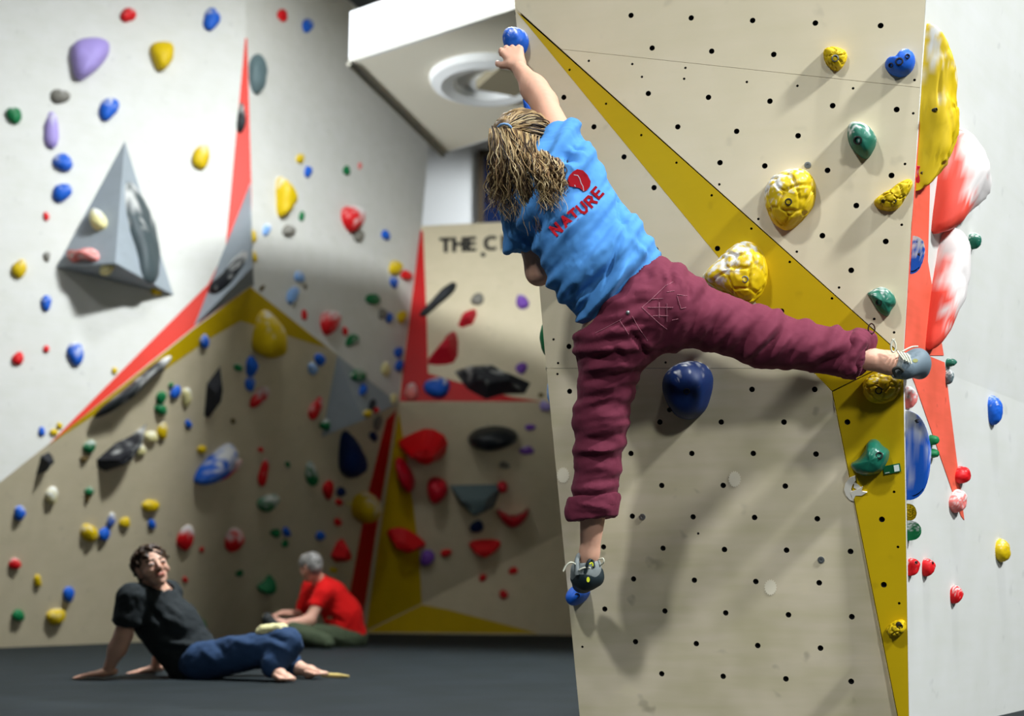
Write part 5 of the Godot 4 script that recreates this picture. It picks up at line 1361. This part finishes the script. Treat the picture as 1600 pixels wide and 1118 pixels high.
const HAIR := [[58, 40, 28], [86, 62, 40], [128, 98, 64], [176, 148, 102], [206, 184, 140], [44, 32, 24], [190, 164, 118], [160, 130, 88]]
func climber_hair(root: Node3D, org: Vector3, hc: Vector3, fd: Vector3) -> void:
	var r := RandomNumberGenerator.new(); r.seed = 404
	var hb := MB.new()
	var cap_f := field_of([[hc + Vector3(-0.01, 0.03, 0.0), P(822, 240, 3.84), 0.098, 0.098, 0.03], [P(845, 262, 3.80), P(862, 285, 3.77), 0.06, 0.045, 0.04], [P(800, 215, 3.80), P(790, 205, 3.78), 0.05, 0.04, 0.03]], 0.007)
	cap_f.net(hb, lin(srgb(84, 62, 40)))
	hb.smooth_normals()
	for i in hb.v.size():
		var g := lumps.get_noise_3dv(hb.v[i] * Vector3(34, 34, 34))
		hb.v[i] += hb.n[i] * g * 0.007
		hb.col[i] = lin(srgb(74, 54, 36)).lerp(lin(srgb(166, 136, 92)), clampf(0.45 + g * 1.4, 0, 1))
	hb.smooth_normals()
	# strands swept over the scalp to the band, then falling in loose waves
	var tie := P(788, 203, 3.745)
	for k in 420:
		var dirv := Vector3(r.randf_range(-1, 1), r.randf_range(-0.9, 1), r.randf_range(-0.2, 1)).normalized()
		var a := hc + dirv * 0.101
		var pts := []
		for j in 9:
			var t := j / 8.0
			var q: Vector3 = a.lerp(tie, t) - hc
			q = q.normalized() * lerpf(0.1035, maxf((tie - hc).length(), 0.1), t) + Vector3(r.randf_range(-1, 1), r.randf_range(-1, 1), r.randf_range(-1, 1)) * 0.004
			pts.append(hc + q)
		var c: Array = HAIR[r.randi() % 8]
		hb.tube(spline(pts, 2), [0.0019, 0.0017], 5, lin(srgb(c[0], c[1], c[2])))
	# [start x, y, spread, end x, y, spread, count, first depth, last depth]
	for g in [[786, 204, 12, 800, 338, 34, 190, 3.735, 3.70], [788, 202, 12, 842, 358, 18, 170, 3.735, 3.67], [800, 206, 24, 782, 322, 18, 110, 3.74, 3.72], [838, 224, 30, 858, 322, 22, 200, 3.75, 3.61], [860, 232, 20, 880, 300, 8, 150, 3.73, 3.62], [776, 204, 10, 768, 312, 10, 90, 3.76, 3.74], [815, 205, 30, 825, 300, 36, 120, 3.74, 3.68]]:
		for k in g[6]:
			var u := r.randfn(0.0, 0.5); var w := r.randfn(0.0, 0.5)
			var ph := r.randf_range(0, TAU); var fr := r.randf_range(1.6, 4.2); var am := r.randf_range(2.5, 9.0)
			var len_ := r.randf_range(0.72, 1.08)
			var pts := []
			var dz := r.randf_range(-0.02, 0.03)
			for j in 17:
				var t := j / 16.0
				var x: float = lerpf(g[0] + u * g[2], g[3] + w * g[5], t * len_) + sin(t * fr * TAU + ph) * am * t
				var y: float = lerpf(g[1], g[4], t * len_) + u * g[2] * 0.3
				var dd: float = lerpf(g[7], g[8], minf(t * 1.6, 1.0)) + dz * t + cos(t * fr * TAU + ph * 1.3) * 0.006 * t - 0.03 * sin(PI * minf(t * 1.3, 1.0))
				pts.append(P(x, y, dd))
			var c: Array = HAIR[r.randi() % 8]
			var rad := r.randf_range(0.0009, 0.0024)
			var rr := []
			for j in 33: rr.append(rad * (1.0 - 0.75 * pow(j / 32.0, 2.0)))
			hb.tube(spline(pts, 2), rr, 5, lin(srgb(c[0], c[1], c[2])))
	shift(hb, org)
	var o := obj("hair", hb, M.hair, root)
	var bd := MB.new()
	var ring := []
	for i in 13: ring.append(tie - org + Vector3(cos(TAU * i / 12.0) * 0.022, sin(TAU * i / 12.0) * 0.012, sin(TAU * i / 12.0) * 0.02))
	bd.tube(ring, [0.0045], 6)
	obj("hair_band", bd, mat(srgb(120, 160, 205), 0.7), o)

# a seated man: bones given in pixels and depth
func bone(a: Array, b: Array, ra: float, rb: float, k := 0.04) -> Array:
	return [P(a[0], a[1], a[2]), P(b[0], b[1], b[2]), ra, rb, k]
func part_mesh(root: Node3D, called: String, bones: Array, cell: float, m: Material, folds := [], grain := 0.004, cuts := [], freq := 16.0) -> Field:
	var f := field_of(bones, cell)
	for c in cuts: f.cut(c[0], c[1], c[2])
	var mb := MB.new()
	f.net(mb, Color.WHITE)
	fold_cloth(mb, folds, grain, freq)
	shift(mb, root.position)
	obj(called, mb, m, root)
	return f
func leaning_man() -> void:
	var root := thing("person", "man in a black t-shirt and jeans leaning back on his hands, looking up", "person", at_level(300, 1056, 0.0))
	var skin := lin(srgb(228, 178, 152))
	var sn := [206, 934, 6.74]; var en := [193, 992, 6.68]; var wn := [168, 1047, 6.68]
	var sf := [262, 928, 7.06]; var ef := [256, 990, 7.18]; var wf := [243, 1042, 7.22]
	var mb := MB.new()
	var hc := P(238, 889, 6.86)
	field_of([bone([300, 1028, 6.84], [262, 975, 6.88], 0.12, 0.12), bone([262, 975, 6.88], [238, 944, 6.9], 0.12, 0.13), bone([236, 940, 6.9], sn, 0.09, 0.06), bone([240, 938, 6.9], sf, 0.09, 0.06), [P(243, 934, 6.9), lerp3(P(243, 934, 6.9), hc, 0.7), 0.062, 0.058, 0.04],
		bone(sn, en, 0.052, 0.044), bone(en, [184, 1012, 6.68], 0.043, 0.045), bone([184, 1012, 6.68], wn, 0.044, 0.028), bone(sf, ef, 0.052, 0.042), bone(ef, wf, 0.042, 0.028),
		bone([314, 1036, 6.72], [445, 1010, 6.56], 0.08, 0.058), bone([445, 1010, 6.56], [422, 1046, 6.5], 0.055, 0.036), bone([318, 1030, 6.98], [440, 1018, 6.98], 0.08, 0.058), bone([440, 1018, 6.98], [466, 1043, 6.78], 0.05, 0.034),
		bone([424, 1046, 6.5], [438, 1054, 6.44], 0.034, 0.03, 0.03), bone([438, 1054, 6.44], [446, 1058, 6.40], 0.028, 0.02, 0.03), bone([468, 1044, 6.78], [484, 1049, 6.70], 0.036, 0.032, 0.03), bone([484, 1049, 6.7], [496, 1050, 6.66], 0.028, 0.02, 0.03)], 0.011).net(mb, skin)
	for ft in [[P(440, 1054, 6.44), P(446, 1057, 6.40)], [P(486, 1049, 6.70), P(497, 1050, 6.66)]]:
		var dv: Vector3 = (ft[1] - ft[0]).normalized(); var sd := dv.cross(Vector3.UP).normalized()
		var tb := []
		for k in 5: tb.append([ft[0] + sd * (k - 2) * 0.017, ft[1] + dv * (0.03 - 0.006 * k) + sd * (k - 2) * 0.017 - Vector3(0, 0.006, 0), 0.013, 0.0095 + (0.003 if k == 0 else 0.0), 0.006])
		field_of(tb, 0.005).net(mb, skin)
	hand(mb, P(167, 1050, 6.68), Vector3(-1, -0.12, 0.25), Vector3(0, -1, 0), 0.12, -1.0, 1.05, skin, 0.0045, 0.12)
	hand(mb, P(243, 1044, 7.22), Vector3(-1, -0.15, 0.1), Vector3(0, -1, 0), 0.12, 1.0, 1.05, skin, 0.0045, 0.12)
	var up := Vector3(-0.42, 1, -0.15); var face := Vector3(0.5, 0.36, 0.8)
	head(mb, hc, up, face, 0.245, skin)
	mb.smooth_normals(); shift(mb, root.position)
	obj("body", mb, M.skin, root)
	# shirt
	var fd := (P(240, 960, 7) - EYE).normalized()
	var bb := [bone([306, 1034, 6.84], [268, 982, 6.87], 0.155, 0.155, 0.05), bone([268, 982, 6.87], [238, 948, 6.9], 0.155, 0.155, 0.05), bone([236, 942, 6.9], sn, 0.11, 0.078, 0.05), bone([242, 940, 6.9], sf, 0.11, 0.075, 0.05), bone(sn, [199, 968, 6.7], 0.078, 0.08), bone(sf, [260, 962, 7.12], 0.075, 0.075)]
	part_mesh(root, "t_shirt", bb, 0.011, cloth(srgb(30, 36, 38)), [[250, 960, 300, 985, 6, 0.014], [240, 985, 305, 1005, 6, -0.014], [250, 1000, 318, 1010, 6, 0.016], [245, 1010, 315, 1024, 5, -0.012], [228, 940, 262, 985, 5, -0.014], [256, 940, 290, 970, 5, 0.012]], 0.006,
		[[P(197, 975, 6.7), (P(194, 992, 6.7) - P(198, 972, 6.7)).normalized(), 0.10], [P(322, 1036, 6.84), (P(340, 1044, 6.84) - P(312, 1024, 6.84)).normalized(), 0.4], [P(243, 922, 6.9), Vector3(0.1, 1, 0), 0.1]])
	# jeans
	part_mesh(root, "jeans", [bone([298, 1028, 6.84], [318, 1036, 6.84], 0.138, 0.14, 0.05), bone([314, 1034, 6.72], [446, 1006, 6.58], 0.108, 0.088, 0.05), bone([446, 1008, 6.58], [428, 1038, 6.5], 0.084, 0.07, 0.04), bone([318, 1028, 6.98], [440, 1016, 6.98], 0.1, 0.085, 0.05), bone([440, 1018, 6.98], [456, 1040, 6.8], 0.08, 0.062, 0.04)], 0.011, cloth(srgb(32, 58, 92)), [[330, 1000, 360, 1030, 6, -0.016], [345, 995, 400, 1010, 6, 0.014], [400, 985, 450, 1005, 5, -0.012], [420, 1000, 455, 1020, 5, 0.014], [310, 1010, 345, 1040, 5, 0.012]], 0.006,
		[[P(296, 1012, 6.84), (P(280, 998, 6.84) - P(302, 1018, 6.84)).normalized(), 0.3]])
	# hair: short dark curls, stubble moustache
	var hb := MB.new()
	var u := up.normalized(); var f := (face - u * face.dot(u)).normalized(); var rr := f.cross(u)
	field_of([[hc + u * 0.045 - f * 0.03, hc + u * 0.055 + f * 0.012, 0.093, 0.085, 0.03], [hc - u * 0.03 - f * 0.055, hc - f * 0.045, 0.062, 0.075, 0.03]], 0.007).net(hb, Color.WHITE)
	hb.smooth_normals()
	for i in hb.v.size():
		var g := lumps.get_noise_3dv(hb.v[i] * 26.0)
		hb.v[i] += hb.n[i] * (g * 0.024 - 0.004)
		hb.col[i] = lin(srgb(30, 22, 16)).lerp(lin(srgb(78, 56, 38)), clampf(0.35 + g, 0, 1))
	var r := RandomNumberGenerator.new(); r.seed = 12
	for k in 240:
		var dv := (u * r.randf_range(0.0, 1.0) + rr * r.randf_range(-1, 1) - f * r.randf_range(-0.45, 1.0)).normalized()
		var c0 := hc + u * 0.035 - f * 0.01 + dv * 0.092
		var ring := []
		var e1 := dv.cross(Vector3(r.randf(), r.randf(), r.randf())).normalized()
		for i in 8: ring.append(c0 + (dv * sin(i * 0.8) + e1 * cos(i * 0.8)) * 0.011 + dv * r.randf_range(-0.006, 0.012))
		hb.tube(ring, [0.0036, 0.003], 5, lin(srgb(32, 23, 16)).lerp(lin(srgb(96, 70, 48)), r.randf()))
	for k in [-1.0, 1.0]:
		hb.tube([hc - u * 0.045 + f * 0.098, hc - u * 0.047 + f * 0.094 + rr * 0.014 * k, hc - u * 0.056 + f * 0.084 + rr * 0.027 * k], [0.0055, 0.005, 0.003], 6, lin(srgb(70, 46, 32)))
	hb.smooth_normals(); shift(hb, root.position)
	obj("hair", hb, M.hair, root)
	# pale bundle on his knee
	var cb := MB.new()
	field_of([bone([412, 985, 6.62], [440, 984, 6.6], 0.034, 0.038, 0.02), bone([404, 988, 6.62], [448, 989, 6.6], 0.02, 0.022, 0.02)], 0.007).net(cb, Color.WHITE)
	fold_cloth(cb, [[405, 986, 450, 988, 3, -0.008]], 0.006, 24.0)
	tag(obj("cloth_bundle", cb, cloth(srgb(226, 216, 160))), "pale cream cloth bundle resting on the jeans knee", "bundle")
	var st := MB.new()
	var sa := at_level(504, 1054, 0.012); var sb2 := at_level(545, 1056, 0.012)
	st.tube([sa, sa.lerp(sb2, 0.6), sb2], [0.012, 0.014, 0.006], 8)
	tag(obj("brush", st, mat(srgb(222, 196, 120), 0.7)), "pale wooden brush lying on the mat beside bare feet", "brush")
func red_man() -> void:
	var root := thing("person", "grey-haired man in a red t-shirt sitting cross-legged on the mat", "person", at_level(540, 1009, 0.0))
	var skin := lin(srgb(222, 168, 144))
	var hc := P(486, 886, 10.9)
	var sn := [507, 925, 10.85]; var en := [484, 968, 10.72]; var wn := [449, 973, 10.62]
	var sf := [486, 918, 11.2]; var ef := [470, 960, 11.1]; var wf := [441, 958, 10.9]
	var mb := MB.new()
	field_of([bone([543, 990, 11.05], [520, 935, 11.0], 0.13, 0.13), bone([518, 930, 11.0], sn, 0.09, 0.07), bone([515, 928, 11.0], sf, 0.09, 0.07), [P(505, 918, 10.98), lerp3(P(505, 918, 10.98), hc, 0.7), 0.07, 0.06, 0.04],
		bone(sn, en, 0.056, 0.048), bone(en, wn, 0.046, 0.032), bone(sf, ef, 0.056, 0.046), bone(ef, wf, 0.046, 0.032),
		bone([543, 996, 10.95], [458, 986, 10.62], 0.085, 0.06), bone([458, 988, 10.62], [510, 1003, 10.55], 0.055, 0.04), bone([543, 996, 11.15], [455, 984, 11.3], 0.085, 0.06), bone([455, 986, 11.3], [490, 1002, 10.9], 0.055, 0.04)], 0.014).net(mb, skin)
	hand(mb, P(449, 973, 10.62), P(430, 972, 10.55) - P(449, 973, 10.62), Vector3(-0.3, -0.5, -0.8), 0.7, 1.0, 1.1, skin, 0.006)
	hand(mb, P(441, 958, 10.9), P(425, 962, 10.8) - P(441, 958, 10.9), Vector3(-0.3, -0.6, 0.6), 0.7, -1.0, 1.1, skin, 0.006)
	var up := Vector3(-0.3, 1, 0.0); var face := Vector3(-0.85, -0.35, -0.45)
	head(mb, hc, up, face, 0.24, skin, 0.006)
	mb.smooth_normals(); shift(mb, root.position)
	obj("body", mb, M.skin, root)
	part_mesh(root, "t_shirt", [bone([546, 996, 11.05], [536, 960, 11.03], 0.165, 0.165, 0.05), bone([536, 960, 11.03], [518, 934, 11.0], 0.165, 0.155, 0.05), bone([516, 928, 11.0], sn, 0.115, 0.085, 0.05), bone([512, 926, 11.0], sf, 0.11, 0.08, 0.05), bone(sn, [488, 955, 10.78], 0.085, 0.08), bone(sf, [475, 950, 11.12], 0.08, 0.078), bone([512, 922, 10.99], [502, 910, 10.96], 0.08, 0.075, 0.04)], 0.014, cloth(srgb(232, 12, 10)), [[500, 960, 540, 972, 4, -0.016], [500, 978, 545, 985, 4, 0.012], [500, 950, 520, 965, 4, -0.012]], 0.006,
		[[P(491, 950, 10.8), (P(484, 968, 10.74) - P(491, 950, 10.8)).normalized(), 0.2], [P(545, 1003, 11.05), Vector3(0, -1, 0), 0.4]])
	part_mesh(root, "trousers", [bone([540, 992, 11.05], [550, 996, 11.05], 0.145, 0.145, 0.05), bone([543, 998, 10.95], [458, 986, 10.62], 0.115, 0.085, 0.05), bone([458, 987, 10.62], [512, 1003, 10.52], 0.08, 0.06, 0.04), bone([543, 996, 11.15], [455, 984, 11.3], 0.11, 0.08, 0.05), bone([455, 986, 11.3], [490, 1002, 10.9], 0.075, 0.06, 0.04)], 0.014, cloth(srgb(66, 76, 54)), [[470, 985, 540, 1000, 4, 0.012], [500, 990, 530, 1004, 4, -0.012]], 0.006, [])
	var hb := MB.new()
	var u := up.normalized(); var f := (face - u * face.dot(u)).normalized()
	field_of([[hc + u * 0.045 - f * 0.025, hc + u * 0.055 + f * 0.02, 0.088, 0.08, 0.03], [hc - u * 0.01 - f * 0.04, hc + u * 0.01 - f * 0.035, 0.066, 0.074, 0.03]], 0.008).net(hb, Color.WHITE)
	hb.smooth_normals()
	for i in hb.v.size():
		var g := lumps.get_noise_3dv(hb.v[i] * 40.0)
		hb.v[i] += hb.n[i] * g * 0.006
		hb.col[i] = lin(srgb(70, 66, 62)).lerp(lin(srgb(188, 184, 178)), clampf(0.5 + g * 1.2, 0, 1))
	hb.smooth_normals(); shift(hb, root.position)
	obj("hair", hb, M.hair, root)
	var sh := MB.new()
	field_of([bone([418, 966, 10.5], [424, 974, 10.5], 0.05, 0.045, 0.03), bone([424, 975, 10.5], [436, 977, 10.5], 0.042, 0.034, 0.03)], 0.008).net(sh, Color.WHITE)
	sh.smooth_normals()
	tag(obj("climbing_shoe", sh, mat(srgb(44, 46, 46), 0.6)), "dark climbing shoe held in the red-shirted man's hands", "shoe")
func make_people() -> void:
	M.skin = vmat(0.55); M.skin.subsurf_scatter_enabled = true; M.skin.subsurf_scatter_strength = 0.08
	M.hair = vmat(0.45)
	climber()
	leaning_man()
	red_man()

func _ready() -> void:
	rng.seed = 77
	make_camera()
	make_materials()
	make_lights()
	make_setting()
	setup_noise()
	far_holds()
	near_holds()
	wall_lettering()
	make_people()
	group_holds()
